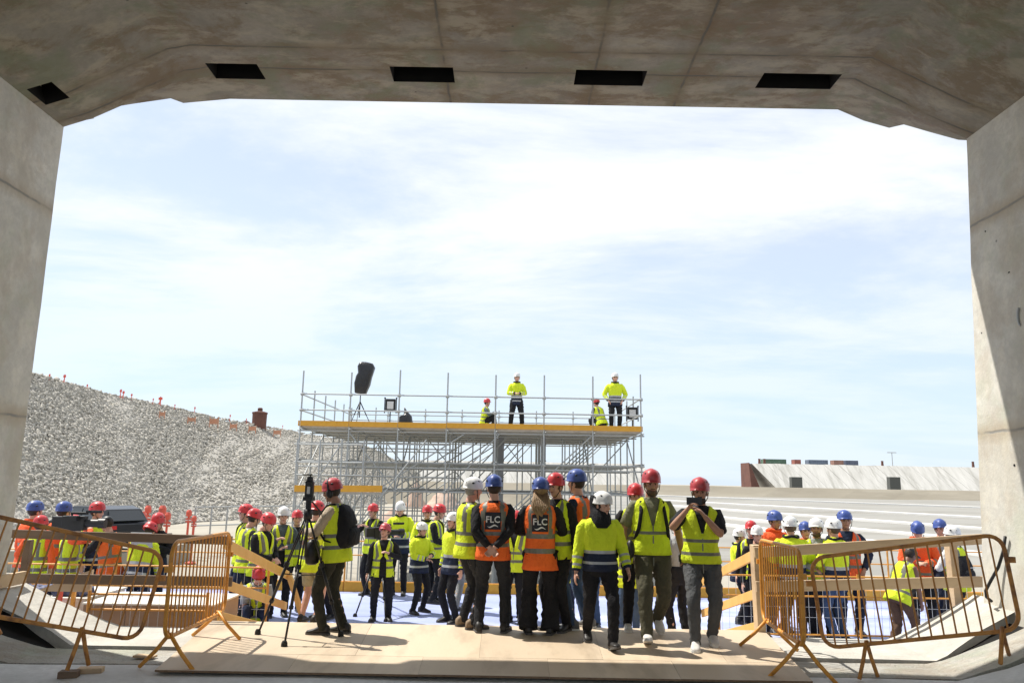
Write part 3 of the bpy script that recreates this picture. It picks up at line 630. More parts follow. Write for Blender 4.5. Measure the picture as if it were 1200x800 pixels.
# lower landing at the back and the stair tower at the left front
mb = MB(); mb.box((0, 0, 0), (1.25, 0.06, 0.22)); q = P(423, 508.5, Y=YS + 9.2); mb.build('toe_board', M_ybar, sc, loc=q)
mb = MB(); mb.box((0, 0, 0), (1.3, 1.2, 0.06)); mb.build('deck_plank', M_plank, sc, loc=(q.x, q.y + .6, q.z - .1))
for s_ in (-0.6, 0.6): between('standard', RG, (q.x + s_, q.y + 0.1, ZG), (q.x + s_, q.y + 0.1, q.z + 1.2), sc, 0.026)
ql, qr = P(345, 572, Y=24.2), P(448, 572.5, Y=24.2)
mb = MB(); mb.beam(ql, qr, 0.04, 0.20); mb.build('toe_board', M_ybar, sc)
for k in range(3): mb = MB(); mb.box(((ql.x + qr.x) / 2, 24.35 + 0.24 * k, ql.z - 0.12), (qr.x - ql.x, 0.22, 0.06)); mb.build('deck_plank', M_plank, sc)
for px in (345, 372, 398, 424, 448):
    x = P(px, 572, Y=24.2).x; between('standard', RG, (x, 24.22, ZG), (x, 24.22, P(px, 515 if px != 448 else 560, Y=24.2).z), sc, 0.024)
for py in (520, 541, 556): between('ledger', RG, P(345, py, Y=24.25), P(424, py + 1, Y=24.25), sc, 0.022)
for py in (625, 640): between('ledger', RG, P(345, py, Y=24.25), P(752, py + 6, Y=24.25), sc, 0.022)
for a in ((400, 640, 500, 515), (345, 600, 400, 520), (372, 560, 424, 640)): between('brace', RG, P(a[0], a[1], Y=24.15), P(a[2], a[3], Y=24.15), sc, 0.022)
# two thick tower columns
for px, y, w_ in ((587, 27.5, 0.20), (636.5, 27.0, 0.17)):
    x = P(px, 540, Y=y).x
    mb = MB(); hz_ = (ZT - 0.1 - ZG)
    mb.box((0, 0, hz_ / 2), (w_, w_, hz_))
    for k in range(9): mb.box((0, 0, hz_ * (k + 0.5) / 9), (w_ + 0.03, w_ + 0.03, 0.04))
    o = mb.build('tower_column', mat('column_grey', (0.22, 0.235, 0.25), (0.30, 0.31, 0.32), scale=3, rough=0.6), sc, loc=(x, y, ZG))

# ------------------------------------------------------------ things on the stage
def pole(mbx, a, b, r_): mbx.tube([a, b], r_, 8)
def tripod_legs(root, top_z, spread, a0=0.4, r_=0.018, M=M_black):
    for k in range(3):
        a = a0 + k * 2 * math.pi / 3; mb = MB(); e = (spread * math.cos(a), spread * math.sin(a), 0.02)
        mid = tuple(e[i] * 0.5 + (0, 0, top_z)[i] * 0.5 for i in range(3))
        mb.tube([(0, 0, top_z), mid], r_ * 1.15, 8); mb.tube([mid, e], r_ * 0.8, 8); lg = mb.build('leg', M, root, smooth=True)
        mb = MB(); mb.lathe([(r_ * 1.3, 0), (r_ * 1.5, 0.03), (r_ * 0.9, 0.07)], 8, c=(e[0], e[1], 0)); mb.build('rubber_foot', M_rub, lg)
YP = 26.6
def on_stage(px, Y=YP): return Vector((P(px, 490, Y=Y).x, Y, ZT + 0.005))
o_ = on_stage(421); s1 = tag(empty('speaker_stand', o_), 'black tripod stand under the wrapped loudspeaker on the scaffold deck', 'stand')
tripod_legs(s1, 0.95, 0.5, 0.5, 0.016); mb = MB(); mb.tube([(0, 0, 0.4), (0, 0, 1.25)], 0.018, 8); mb.build('pole', M_black, s1)
mb = MB(); rs = []
for z, hx, hy, ox in ((0, .10, .09, 0), (0.02, .20, .16, 0), (0.35, .27, .2, .02), (0.6, .27, .2, .05), (.72, .25, .2, .10), (0.95, .30, .2, .10), (1.08, .24, .17, .08), (1.12, .1, .08, .02)):
    rs.append([Vector((ox + hx * (abs(math.cos(a)) ** 0.5) * (1 if math.cos(a) > 0 else -1) * (1 + .12 * noise.noise(Vector((a * 2, z * 5, 1)))), hy * (abs(math.sin(a)) ** 0.5) * (1 if math.sin(a) > 0 else -1), z)) for a in [2 * math.pi * k / 20 for k in range(20)]])
mb.rings(rs); o = mb.build('loudspeaker', M_bag, smooth=True, loc=o_ + Vector((0, 0, 1.22))); o.rotation_euler = (0, R(4), 0); tag(o, 'tall loudspeaker wrapped in black plastic on a tripod above the deck', 'loudspeaker')
def flood(px, dz, lb, wpx):
    o_ = on_stage(px); root = tag(empty('flood_light', o_), lb, 'lamp', 'black framed lamps on the stage')
    mb = MB(); mb.tube([(0, 0, 0), (0, 0, dz - 0.18)], 0.02, 8); mb.box((0, 0, 0.01), (0.4, 0.3, 0.02)); mb.build('stand_pole', M_black, root)
    mb = MB(); mb.box((0, 0, dz + 0.03), (0.34, 0.12, 0.42)); 
    for s_ in (-1, 1): mb.box((s_ * 0.20, 0, dz), (0.03, 0.08, 0.5))
    for s_ in (-1, 1): mb.box((s_ * 0.2, 0, dz + .27), (0.05, 0.09, 0.05))
    h_ = mb.build('housing', M_black, root); bevel(h_, 0.01)
    mb = MB(); mb.box((0, -0.065, dz + 0.02), (0.22, 0.01, 0.26)); mb.build('lens_panel', M_screen, h_)
flood(457, 0.82, 'black framed lamp on a pole at the left half of the scaffold deck', 0)
flood(741, 0.68, 'black framed lamp at the far right end of the scaffold deck', 0)
mb = MB(); rs = []
for z, hx, hy, ox in ((0, .27, .22, 0), (0.3, .26, .22, 0), (0.46, .22, .2, -0.0), (0.52, .13, .12, .05), (0.66, .05, .05, .0), (0.78, .015, .015, -.05)):
    rs.append([Vector((ox + hx * math.cos(a) * (1 + .12 * noise.noise(Vector((a * 2, z * 5, 1)))), hy * math.sin(a), z)) for a in [2 * math.pi * k / 16 for k in range(16)]])
mb.rings(rs); tag(mb.build('wrapped_equipment', M_bag, smooth=True, loc=on_stage(475)), 'black plastic wrapped equipment with a pointed top beside the lamp on the deck', 'equipment')
mb = MB(); mb.rings([[Vector((.26 * math.cos(a), .18 * math.sin(a), z)) if z < .1 else Vector((.2 * math.cos(a), .12 * math.sin(a), z)) for a in [2 * math.pi * k / 14 for k in range(14)]] for z in (0, .05, .12)]); tag(mb.build('equipment_case', M_bag, smooth=True, loc=on_stage(446)), 'low flat black bag on the deck left of the framed lamp', 'bag')

# ------------------------------------------------------------ crowd barriers
def crowd_barrier(O, E, label, L, nbars, feet, RODB, M, upmix=0.0, zb=0.0, H=0.81, group='orange crowd control barriers'):
    """O: bottom corner of the panel, E: the other bottom corner; feet: list of (distance, drop, splay)"""
    O, E = Vector(O), Vector(E); ex = (E - O).normalized(); L = (E - O).length
    upp = ex.cross(Vector((0, 0, 1)).cross(ex)).normalized(); upp = upp if upp.z > 0 else -upp
    ez = (Vector((0, 0, 1)) * (1 - upmix) + upp * upmix).normalized(); ny = ez.cross(ex).normalized()
    root = tag(empty('crowd_barrier', (O.x, O.y, max(O.z - 0.2, 0))), label, 'barrier', group)
    off = -Vector(root.location)
    W = lambda a, b, c=0: O + ex * a + ez * b + ny * c + off
    rc = 0.13; pts = []
    for cx, cz, a0 in ((L - rc, rc, -90), (L - rc, H - rc, 0), (rc, H - rc, 90), (rc, rc, 180)):
        for k in range(6):
            a = R(a0 + k * 18); pts.append(W(cx + rc * math.cos(a), cz + rc * math.sin(a)))
    pts += [pts[0], pts[1]]
    mb = MB(); mb.tube(pts, 0.0185, 10, cap=False); fr = mb.build('frame', M, root, smooth=True)
    for k in range(nbars):
        a = L * (k + 1) / (nbars + 1); ins = rc * (1 - math.cos(math.asin(max(0, 1 - min(a, L - a) / rc)))) if min(a, L - a) < rc else 0
        between('bar', RODB, W(a, ins), W(a, H - ins), root, 0.0078)
    for d, zf, sp in feet:
        d = d if d > 0 else L + d
        for s_ in (-1, 1):
            a = W(d, 0.0); g = W(d + 0.085 * s_, 0, s_ * sp); g.z = zf + off.z + 0.015 if True else g.z
            mb = MB(); n_ = (g - a).normalized()
            mb.tube([a + Vector((0, 0, 0.03)), a * 0.55 + g * 0.45, g], [0.018, 0.018, 0.018], 8)
            mb.build('foot', M, root, smooth=True)
    for s_ in (0, 1):
        a = W(s_ * L, H * 0.72); mb = MB(); dirn = 1 if s_ else -1; mb.box(tuple(a + ex * 0.03 * dirn), (0.07, 0.03, 0.05)); mb.build('hook', M, root)
    return root
b1r, b1l = P(162, 750, Y=7.12), P(-62, 712, Y=6.4)
crowd_barrier(b1l, b1r, 'shade-toned rusty orange crowd barrier tilted up the slope at the left frame edge', 0, 15, ((-0.46, 0.042, 0.07), (0.3, 0.33, 0.2)), RR, M_oshade_rust, 0.8, H=0.75)
b2n, b2f = P(192, 749, Y=6.95), P(263, 716, Y=8.5)
crowd_barrier(b2n, b2f, 'orange crowd barrier seen almost edge on left of the plywood walkway', 0, 16, ((0.12, 0.0, 0.27), (1.35, 0.03, 0.27)), RO, M_orange)
b3n, b3f = P(943, 758, Y=6.9), P(894, 725, Y=8.45)
crowd_barrier(b3n, b3f, 'orange crowd barrier seen almost edge on right of the plywood walkway', 0, 15, ((0.12, 0.0, 0.27), (1.35, 0.03, 0.27)), RO, M_orange)
b4l, b4r = P(966, 759, Y=7.36), P(1197, 737, Y=6.85)
crowd_barrier(b4l, b4r, 'shade-toned rusty crowd barrier tilted up the slope in the lower right corner', 0, 15, ((0.36, -0.01, 0.09), (1.45, 0.24, 0.22)), RR, M_oshade_rust, 0.6, H=0.79)
# wooden blocks under the left barrier's feet
def wood_block(x, y, z, sz, M, lb, rz=12):
    mb = MB(); mb.box((0, 0, sz[2] / 2), sz); o = tag(mb.build('wooden_block', M, loc=(x, y, z)), lb, 'block'); o.rotation_euler = (0, 0, R(rz)); bevel(o, 0.004, 1)
bO, bE = Vector(b1l), Vector(b1r); bx_ = (bE - bO).normalized(); bL = (bE - bO).length
for s_, lb, M_, sz in ((-1, 'small dark wooden block under the front foot of the left barrier', M_dwood, (0.15, 0.10, 0.055)), (1, 'small pale wooden block under the rear foot of the left barrier', M_lwood, (0.20, 0.10, 0.045))):
    q = bO + bx_ * (bL - 0.46 + 0.085 * s_) + Vector((bx_.y, -bx_.x, 0)) * (-0.05 * s_) ; wood_block(q.x, q.y + 0.04, -0.012, sz, M_, lb)
q = P(170, 768, Z=0.0); wood_block(q.x, q.y, -0.012, (0.2, 0.09, 0.02), M_lwood, 'thin pale wooden scrap by the foot of the edge on left barrier', -8)

# ------------------------------------------------------------ timber edge protection
def board(parent, name, a, b, th, hh, M):
    mb = MB(); mb.beam(a, b, th, hh); o = mb.build(name, M, parent); bevel(o, 0.004, 1); return o
gl = tag(empty('timber_guardrail', (-4.6, 9.35, 0)), 'dark brown two plank timber guardrail on the left behind the barrier', 'guardrail')
def rel(root, v): return Vector(v) - root.location
YG = 9.3
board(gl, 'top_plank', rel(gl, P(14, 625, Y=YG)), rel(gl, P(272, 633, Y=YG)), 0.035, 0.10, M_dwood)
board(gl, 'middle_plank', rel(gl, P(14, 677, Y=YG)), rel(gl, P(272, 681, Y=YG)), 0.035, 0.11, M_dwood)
for px, t_, bt, w_ in ((34, 632, 700, 0.08), (272, 628, 712, 0.13)):
    a, b = P(px, t_, Y=YG + .1), P(px, bt, Y=YG + .1); b.x = a.x; b.z = -0.05 if px > 100 else 0.25
    board(gl, 'post', rel(gl, b), rel(gl, a), w_, 0.08, M_dwood)
gr = tag(empty('timber_guardrail', (4.2, 9.2, 0)), 'light timber two plank guardrail on the right in front of the helmeted group', 'guardrail')
YG2 = 9.12
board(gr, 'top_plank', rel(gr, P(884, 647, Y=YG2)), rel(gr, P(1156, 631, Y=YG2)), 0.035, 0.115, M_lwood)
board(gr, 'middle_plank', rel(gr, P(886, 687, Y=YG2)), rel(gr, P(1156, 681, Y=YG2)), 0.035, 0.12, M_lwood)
for px, t_, bt, w_ in ((885, 638, 736, 0.15), (1113, 631, 720, 0.12)):
    a, b = P(px, t_, Y=YG2 + .09), P(px, bt, Y=YG2 + .09); b.x = a.x + 0.02; b.z = -0.05
    board(gr, 'post', rel(gr, b), rel(gr, a), w_, 0.09, M_lwood if px == 885 else M_lwood)
rampz = lambda y: 0.02 - (y - 9.25) * (0.75 / 3.05) if y < 12.3 else ZD
for sx_, xx, lb in ((-1, -3.42, 'yellow timber ramp railing on the left going down to the blue deck'), (1, 3.02, 'yellow timber ramp railing on the right going down to the blue deck')):
    root = tag(empty('ramp_railing', (xx, 9.35, 0)), lb, 'railing')
    M_use = M_ywood
    for (h_, hh) in ((0.90, 0.12), (0.45, 0.11), (0.08, 0.10)):
        a = Vector((xx - sx_ * 0.06, 9.38, rampz(9.38) + h_)); b = Vector((xx - sx_ * 0.06, 12.2, rampz(12.2) + h_)); board(root, 'rail', rel(root, a), rel(root, b), 0.03, hh, M_use)
    for y in (9.45, 10.3, 11.25, 12.15):
        board(root, 'post', rel(root, (xx, y, rampz(y) - 0.05)), rel(root, (xx, y, rampz(y) + 0.98)), 0.09, 0.045, M_use)
    if sx_ < 0:
        board(root, 'strut', rel(root, (xx + .1, 12.1, rampz(12.1) + 0.9)), rel(root, (xx + 0.5, 11.9, rampz(11.9) + 0.02)), 0.05, 0.08, M_use)

# ------------------------------------------------------------ steel mesh edge barriers
def mesh_barrier(x0, x1, y, z0, label, H=1.05, toe=False, wires=True, dy=0.0, step=2.4, mg=False):
    root = tag(empty('mesh_barrier', (x0, y, z0)), label, 'barrier', 'orange steel mesh edge barriers')
    n = max(1, round((x1 - x0) / step)); sx_ = (x1 - x0) / n
    for k in range(n + 1): between('post', RO, (k * sx_, 0, 0), (k * sx_, 0, H + 0.04), root, 0.02)
    for h_ in (H, H * 0.72, 0.2): between('rail', RO, (0, 0.02, h_), (x1 - x0, 0.02, h_), root, 0.013)
    if wires:
        nw = int((x1 - x0) / 0.11)
        mb = MB()
        for k in range(nw):
            x = (k + 0.5) * 0.11; mb.tube([(x, 0.02, 0.2), (x, 0.02, H)], 0.003, 4)
        for h_ in (0.45, 0.6): mb.tube([(0, 0.02, h_), (x1 - x0, 0.02, h_)], 0.003, 4)
        o = mb.build('wire_mesh', M_wire, root); o['kind'] = 'stuff'
    if toe:
        for k in range(n): mb = MB(); mb.box((sx_ * (k + 0.5), -0.03, 0.1), (sx_ - 0.02, 0.03, 0.2)); mb.build('toe_board', M_ybar, root)
    return root
mesh_barrier(3.2, 9.6, 12.15, ZD, 'orange mesh barrier on the blue deck in front of the right hand group')
mesh_barrier(-8.2, -3.6, 12.0, ZD, 'orange mesh barrier on the blue deck at the left behind the plywood box')
mesh_barrier(-4.95, -3.55, 9.5, -0.35, 'low orange mesh panel in front of the brown plywood box', H=0.62)
mesh_barrier(-13, 13, 17.3, ZD, 'long orange edge barrier with yellow toe boards across the end of the deck', toe=True, wires=False)

# plywood box, tables and bundles at the left of the ramp
def crate_box(x0, x1, y0, y1, z0, z1, label, M, Mt, panels=3):
    root = tag(empty('plywood_box', ((x0 + x1) / 2, (y0 + y1) / 2, z0)), label, 'box'); w_ = (x1 - x0); d_ = y1 - y0; h_ = z1 - z0
    for k in range(panels): mb = MB(); mb.box((-w_ / 2 + w_ * (k + .5) / panels, -d_ / 2, h_ / 2), (w_ / panels - 0.008, 0.02, h_)); mb.build('front_panel', M, root)
    for s_ in (-1, 1): mb = MB(); mb.box((s_ * (w_ / 2 - 0.012), 0.012, h_ / 2), (0.02, d_ - 0.03, h_)); mb.build('side_panel', M, root)
    mb = MB(); mb.box((0, 0, h_ + 0.012), (w_ + 0.03, d_ + 0.04, 0.02)); mb.build('top_panel', Mt, root)
    return root
M_pale = mat('pale_sheet', (0.66, 0.63, 0.56), (0.72, 0.70, 0.64), scale=2, rough=0.8)
crate_box(-5.1, -3.55, 9.68, 10.6, ZD, 0.12, 'brown plywood box with a pale top behind the left barriers', M_plybox, M_pale)
crate_box(-7.6, -5.2, 9.9, 10.9, ZD, 0.14, 'pale topped work bench left of the brown plywood box', M_pale, M_pale, 2)
M_navy = mat('navy_tarpaulin', (0.03, 0.035, 0.09), (0.10, 0.11, 0.2), scale=6, rough=0.6, bump=0.8, bscale=12, contrast=.3)
for i, (x0_, x1_) in enumerate(((-6.3, -5.75), (-5.7, -5.28))):
    for j in range(3):
        mb = MB(); mb.tube([Vector((x0_ + (x1_ - x0_) * k / 10, 10.02 + j * 0.11 + 0.02 * math.sin(k * 1.7 + j), 0.21 + 0.02 * math.sin(k * 2.3 + j))) for k in range(11)], [0.055 * (0.85 + .3 * abs(math.sin(k * 1.3))) for k in range(11)], 8)
        tag(mb.build('tarpaulin_roll', M_navy, smooth=True), '%s navy tarpaulin roll of the %s bundle on the pale bench' % (('front', 'middle', 'back')[j], ('left', 'right')[i]), 'roll', 'navy rolls on the work bench')
q = P(105, 664, Y=9.75); mb = MB(); mb.rings([[Vector((-.55, -.02, 0)), Vector((.1, -.02, 0)), Vector((.1, -.02, .26))], [Vector((-.55, .02, 0)), Vector((.1, .02, 0)), Vector((.1, .02, .26))]])
tag(mb.build('plywood_wedge', M_ply, loc=(P(100, 690, Y=9.66).x, 9.60, 0.28)), 'triangular plywood offcut standing against the bench', 'plywood')
mb = MB(); mb.box((0, 0, 0.45), (0.05, 0.04, 0.9)); tag(mb.build('marker_post', M_red, loc=(P(70, 700, Y=9.8).x, 9.8, -0.6)), 'red painted marker post below the lower dark plank', 'post')
mb = MB(); mb.box((0, 0, 0.45), (0.04, 0.04, 0.9)); tag(mb.build('marker_post', M_orange, loc=(P(86, 700, Y=9.8).x, 9.8, -0.6)), 'thin orange marker post right of the red one', 'post')
mb = MB(); mb.rings([[Vector((0, 0, 0)), Vector((.62, 0, 0)), Vector((.62, 0, .18))], [Vector((0, .04, 0)), Vector((.62, .04, 0)), Vector((.62, .04, .18))]]); tag(mb.build('plywood_wedge', M_lwood, loc=(-5.55, 9.40, -0.2)), 'light plywood wedge on the ground below the bench', 'plywood')
# wedge board at the foot of the left wall
mb = MB(); mb.box((0, 0, 0), (0.05, 0.9, 0.13)); o = tag(mb.build('kick_board', M_lwood, loc=(fl(0.5) + 0.06, 8.5, 0.52)), 'pale kick board along the foot of the left wall', 'board')
# black object in the near lower left corner
q = P(-6, 770, Y=4.2); mb = MB()
mb.lathe([(0.02, 0), (0.15, 0.0), (0.18, 0.03), (0.17, 0.2), (0.165, 0.4), (0.15, 0.52), (0.10, 0.58), (0.03, 0.6)], 18)
tag(mb.build('rubbish_sack', M_bag, smooth=True, loc=(q.x - 0.12, 4.2, -0.012)), 'black plastic sack standing in the extreme lower left corner', 'sack')

# ------------------------------------------------------------ things beyond the deck on the left
def car(loc, rz, label):
    root = tag(empty('parked_car', loc, rz), label, 'car')
    M_car = mat('dark_grey_car_paint', (0.014, 0.016, 0.02), rough=0.3, coat=0.5); M_gl = mat('car_glass', (0.02, 0.025, 0.03), rough=0.05, spec=0.8)
    prof = [(-2.3, 0.35), (-2.32, 0.75), (-2.25, 1.02), (-2.1, 1.08), (-1.75, 1.55), (-1.3, 1.66), (0.2, 1.64), (0.95, 1.12), (1.9, 0.98), (2.25, 0.75), (2.3, 0.35)]
    mb = MB(); rs = []
    for y, in_, k in ((-0.93, 0.0, 0), (-0.9, 0, .4), (-0.6, 0, 1), (0.6, 0, 1), (0.9, 0, .4), (0.93, 0.0, 0)):
        rs.append([Vector((x * (0.985 if abs(y) > .9 else 1), y * (1 - max(0, z - 1.0) * 0.28), z - (0.02 if abs(y) > .9 and z > .9 else 0))) for x, z in prof])
    mb.rings(rs); o = mb.build('body', M_car, root, smooth=False); bevel(o, 0.05, 3)
    for s_ in (-1, 1):
        yy = s_ * 0.905
        for pts in (((-1.7, 1.12), (-1.45, 1.5), (-0.55, 1.56), (-0.55, 1.12)), ((-0.48, 1.12), (-0.48, 1.56), (0.15, 1.55), (0.75, 1.12))):
            mb = MB(); a = [Vector((x, s_ * (0.945 * (1 - max(0, z - 1.0) * 0.28)), z)) for x, z in pts]; mb.rings([a, [v - Vector((0, s_ * 0.05, 0)) for v in a]]); mb.build('window', M_gl, root)
    for pts in (((-2.14, 1.14), (-1.82, 1.5)), ((1.02, 1.14), (0.35, 1.6))):
        (xa, za), (xb, zb_) = pts; s_ = -1 if xa < 0 else 1
        mb = MB(); a = [Vector((xa + s_ * .03, -0.75, za)), Vector((xa + s_ * .03, 0.75, za)), Vector((xb + s_ * .03, 0.62, zb_)), Vector((xb + s_ * .03, -0.62, zb_))]; mb.rings([a, [v - Vector((s_ * .06, 0, 0.02)) for v in a]]); mb.build('rear_window' if xa < 0 else 'windscreen', M_gl, root)
    for x in (-1.4, 1.4):
        for s_ in (-1, 1):
            mb = MB(); mb.tube([(x, s_ * 0.72, 0.34), (x, s_ * 0.95, 0.34)], 0.34, 20); wh = mb.build('wheel', M_rub, root, smooth=False)
            mb = MB(); mb.tube([(x, s_ * 0.94, 0.34), (x, s_ * 0.965, 0.34)], 0.22, 16); mb.build('rim', M_galv, wh)
    for s_ in (-1, 1):
        mb = MB(); mb.box((-2.29, s_ * 0.72, 0.9), (0.08, 0.34, 0.13)); mb.build('tail_light', mat('tail_light_red', (0.5, 0.02, 0.02), rough=0.2), root)
        mb = MB(); mb.box((2.12, s_ * 0.7, 0.82), (0.2, 0.34, 0.12)); mb.build('headlight', M_screen, root)
    mb = MB(); mb.box((-2.32, 0, 0.62), (0.04, 0.5, 0.11)); mb.build('number_plate', mat('plate_white', (0.75, 0.75, 0.72)), root)
    mb = MB(); mb.box((-2.2, 0, 1.6), (0.02, 1.0, 0.02)); return root
c = P(112, 593, Y=31); car((c.x, 31, c.z - 1.60), R(150), 'dark grey car parked at the foot of the rock slope behind the helmets')
mb = MB(); mb.box((c.x - 1.0, 32, (c.z - 1.60 + ZG) / 2 - 0.01), (7, 5, c.z - 1.60 - ZG)); struct(mb.build('raised_track', M_sand))
# red and white plastic barriers
M_redp = mat('red_plastic', (0.70, 0.11, 0.07), (0.60, 0.13, 0.09), scale=5, rough=0.5); M_wht = mat('white_plastic', (0.75, 0.74, 0.72), rough=0.5)
ORD = ('leftmost', 'second from the left', 'third from the left', 'fourth from the left', 'fifth from the left', 'sixth from the left', 'seventh from the left', 'eighth from the left', 'ninth from the left', 'tenth from the left', 'fourth from the right', 'third from the right', 'second from the right', 'rightmost')
for i, (px, py, w_) in enumerate(((151, 592, .36), (167, 599, .5), (174, 592, .42), (191, 592, .46), (197, 600, .4), (222, 597, .36), (228, 604, .3))):
    q = P(px, py, Y=33 + (i % 3)); root = tag(empty('site_marker', (q.x, q.y, ZG)), 'red beacon topped site marker by the slope foot, ' + ORD[i], 'marker', 'red beacon topped markers at the slope foot')
    h_ = q.z - ZG
    mb = MB(); mb.lathe([(.22, 0), (.22, .06), (.05, .1), (.05, h_ - w_ * .8)], 10); mb.build('post', M_redp, root)
    mb = MB(); mb.lathe([(w_ * .20, h_ - w_ * .8), (w_ * .34, h_ - w_ * .7), (w_ * .34, h_ - w_ * .25), (w_ * .2, h_)], 10); mb.build('beacon', M_redp, root)
    mb = MB(); mb.box((0, 0, h_ - w_ * 1.25), (w_ * .7, .05, w_ * .5)); mb.build('plate', M_redp, root)
    mb = MB(); mb.box((0, -.03, h_ - w_ * 1.25), (w_ * .7, .02, w_ * .12)); mb.build('white_band', M_wht, root)
# thin temporary fence
fa, fb = P(228, 610, Y=36), P(350, 612, Y=40)
tf = tag(empty('temporary_fence', (fa.x, fa.y, ZG)), 'thin grey temporary fence in front of the rock slope', 'fence'); n = 7; d = (fb - fa) / n; d.z = 0; hf = P(228, 594, Y=36).z - ZG
for k in range(n + 1): between('post', RG, d * k, d * k + Vector((0, 0, hf)), tf, 0.04)
for z in (hf, hf * 0.62, hf * .3): between('rail', RG, (0, 0, z), d * n + Vector((0, 0, z)), tf, 0.03)
# ------------------------------------------------------------ people
def fabric(name, c, rough=0.85, k=0.8, scale=7, bump=1.0, bs=8):
    return mat(name, c, tuple(v * k for v in c), scale=scale, rough=rough, bump=bump, bdist=0.06, bscale=bs, stretch=(1, 1, .7), contrast=0.8, spec=0.2)
FB = {
 'yellow': fabric('hi_vis_yellow', (0.72, 0.86, 0.04), k=0.86), 'orange': fabric('hi_vis_orange', (0.92, 0.17, 0.035), k=0.85), 'coral': fabric('hi_vis_red_orange', (0.92, 0.13, 0.04), k=0.85),
 'black': fabric('black_cloth', (0.014, 0.014, 0.016), k=1.6), 'charcoal': fabric('charcoal_cloth', (0.019, 0.020, 0.023), k=1.6), 'navy': fabric('navy_cloth', (0.018, 0.024, 0.045), k=1.5),
 'jeans': fabric('blue_denim', (0.045, 0.075, 0.14), k=1.5), 'olive': fabric('olive_cloth', (0.10, 0.095, 0.062), k=0.7), 'dolive': fabric('dark_olive_cloth', (0.040, 0.040, 0.030), k=0.7), 'grey': fabric('grey_cloth', (0.11, 0.115, 0.12), k=0.7), 'lgrey': fabric('light_grey_cloth', (0.36, 0.37, 0.37), k=0.8),
 'beige': fabric('beige_cloth', (0.50, 0.41, 0.30), k=0.82), 'khaki': fabric('khaki_cloth', (0.42, 0.38, 0.25), k=0.8), 'olivetee': fabric('sage_cloth', (0.20, 0.20, 0.13), k=0.8), 'slate': fabric('slate_cloth', (0.10, 0.13, 0.14), k=0.8), 'brown': fabric('brown_cloth', (0.12, 0.07, 0.045), k=0.7),
 'white': fabric('white_cloth', (0.70, 0.70, 0.68), k=0.9)}
M_refl = mat('reflective_tape', (0.13, 0.13, 0.10), (0.20, 0.20, 0.17), scale=30, rough=0.45, metal=0.1)
M_silver = mat('silver_tape', (0.45, 0.46, 0.46), (0.36, 0.37, 0.37), scale=20, rough=0.4, metal=0.2)
HM = {'red': mat('helmet_red', (0.58, 0.045, 0.05), (0.50, 0.03, 0.035), scale=9, rough=0.42, coat=0.15), 'white': mat('helmet_white', (0.76, 0.76, 0.75), (0.66, 0.66, 0.64), scale=9, rough=0.42, coat=0.15), 'blue': mat('helmet_blue', (0.055, 0.10, 0.34), (0.04, 0.07, 0.25), scale=9, rough=0.42, coat=0.15),
      'maroon': mat('helmet_dark_red', (0.36, 0.03, 0.04), (0.5, 0.07, 0.08), scale=16, rough=0.42, coat=0.15)}
SK = {'fair': mat('skin_fair', (0.62, 0.37, 0.27), (0.56, 0.30, 0.22), scale=14, rough=0.55, sss=0.0), 'tan': mat('skin_tanned', (0.44, 0.245, 0.16), (0.38, 0.20, 0.13), scale=14, rough=0.55), 'dark': mat('skin_brown', (0.20, 0.10, 0.065), (0.16, 0.08, 0.05), scale=14, rough=0.5)}
HR = {'dark': mat('hair_dark', (0.02, 0.013, 0.01), (0.035, 0.022, 0.015), scale=40, rough=0.6, bump=0.5, bscale=90, stretch=(1, 1, .2)), 'brown': mat('hair_brown', (0.07, 0.04, 0.022), (0.12, 0.07, 0.04), scale=40, rough=0.6, bump=0.5, bscale=90), 'blonde': mat('hair_blonde', (0.34, 0.22, 0.11), (0.20, 0.12, 0.06), scale=30, rough=0.55, bump=0.8, bscale=70, stretch=(1, 1, .15), contrast=.6), 'grey': mat('hair_grey', (0.3, 0.29, 0.27), (0.2, 0.19, 0.18), scale=40, rough=0.6)}
SH = {'black': mat('shoe_black', (0.016, 0.015, 0.015), (0.03, 0.028, 0.026), scale=12, rough=0.5), 'white': mat('shoe_white', (0.68, 0.66, 0.62), (0.55, 0.53, 0.5), scale=12, rough=0.6), 'tan': mat('shoe_tan', (0.26, 0.19, 0.12), (0.2, 0.14, 0.09), scale=12, rough=0.7), 'grey': mat('shoe_grey', (0.10, 0.10, 0.105), (0.2, 0.2, 0.2), scale=9, rough=0.7)}
M_sole = mat('shoe_sole', (0.10, 0.095, 0.09), rough=0.9); M_solew = mat('shoe_sole_white', (0.72, 0.71, 0.68), rough=0.8)
M_eye = mat('eye_dark', (0.02, 0.015, 0.012), rough=0.2); M_lip = mat('lip', (0.30, 0.10, 0.085), rough=0.5)
M_patch = mat('print_black', (0.012, 0.013, 0.02), rough=0.6); M_print = mat('print_white', (0.72, 0.72, 0.72), rough=0.6)

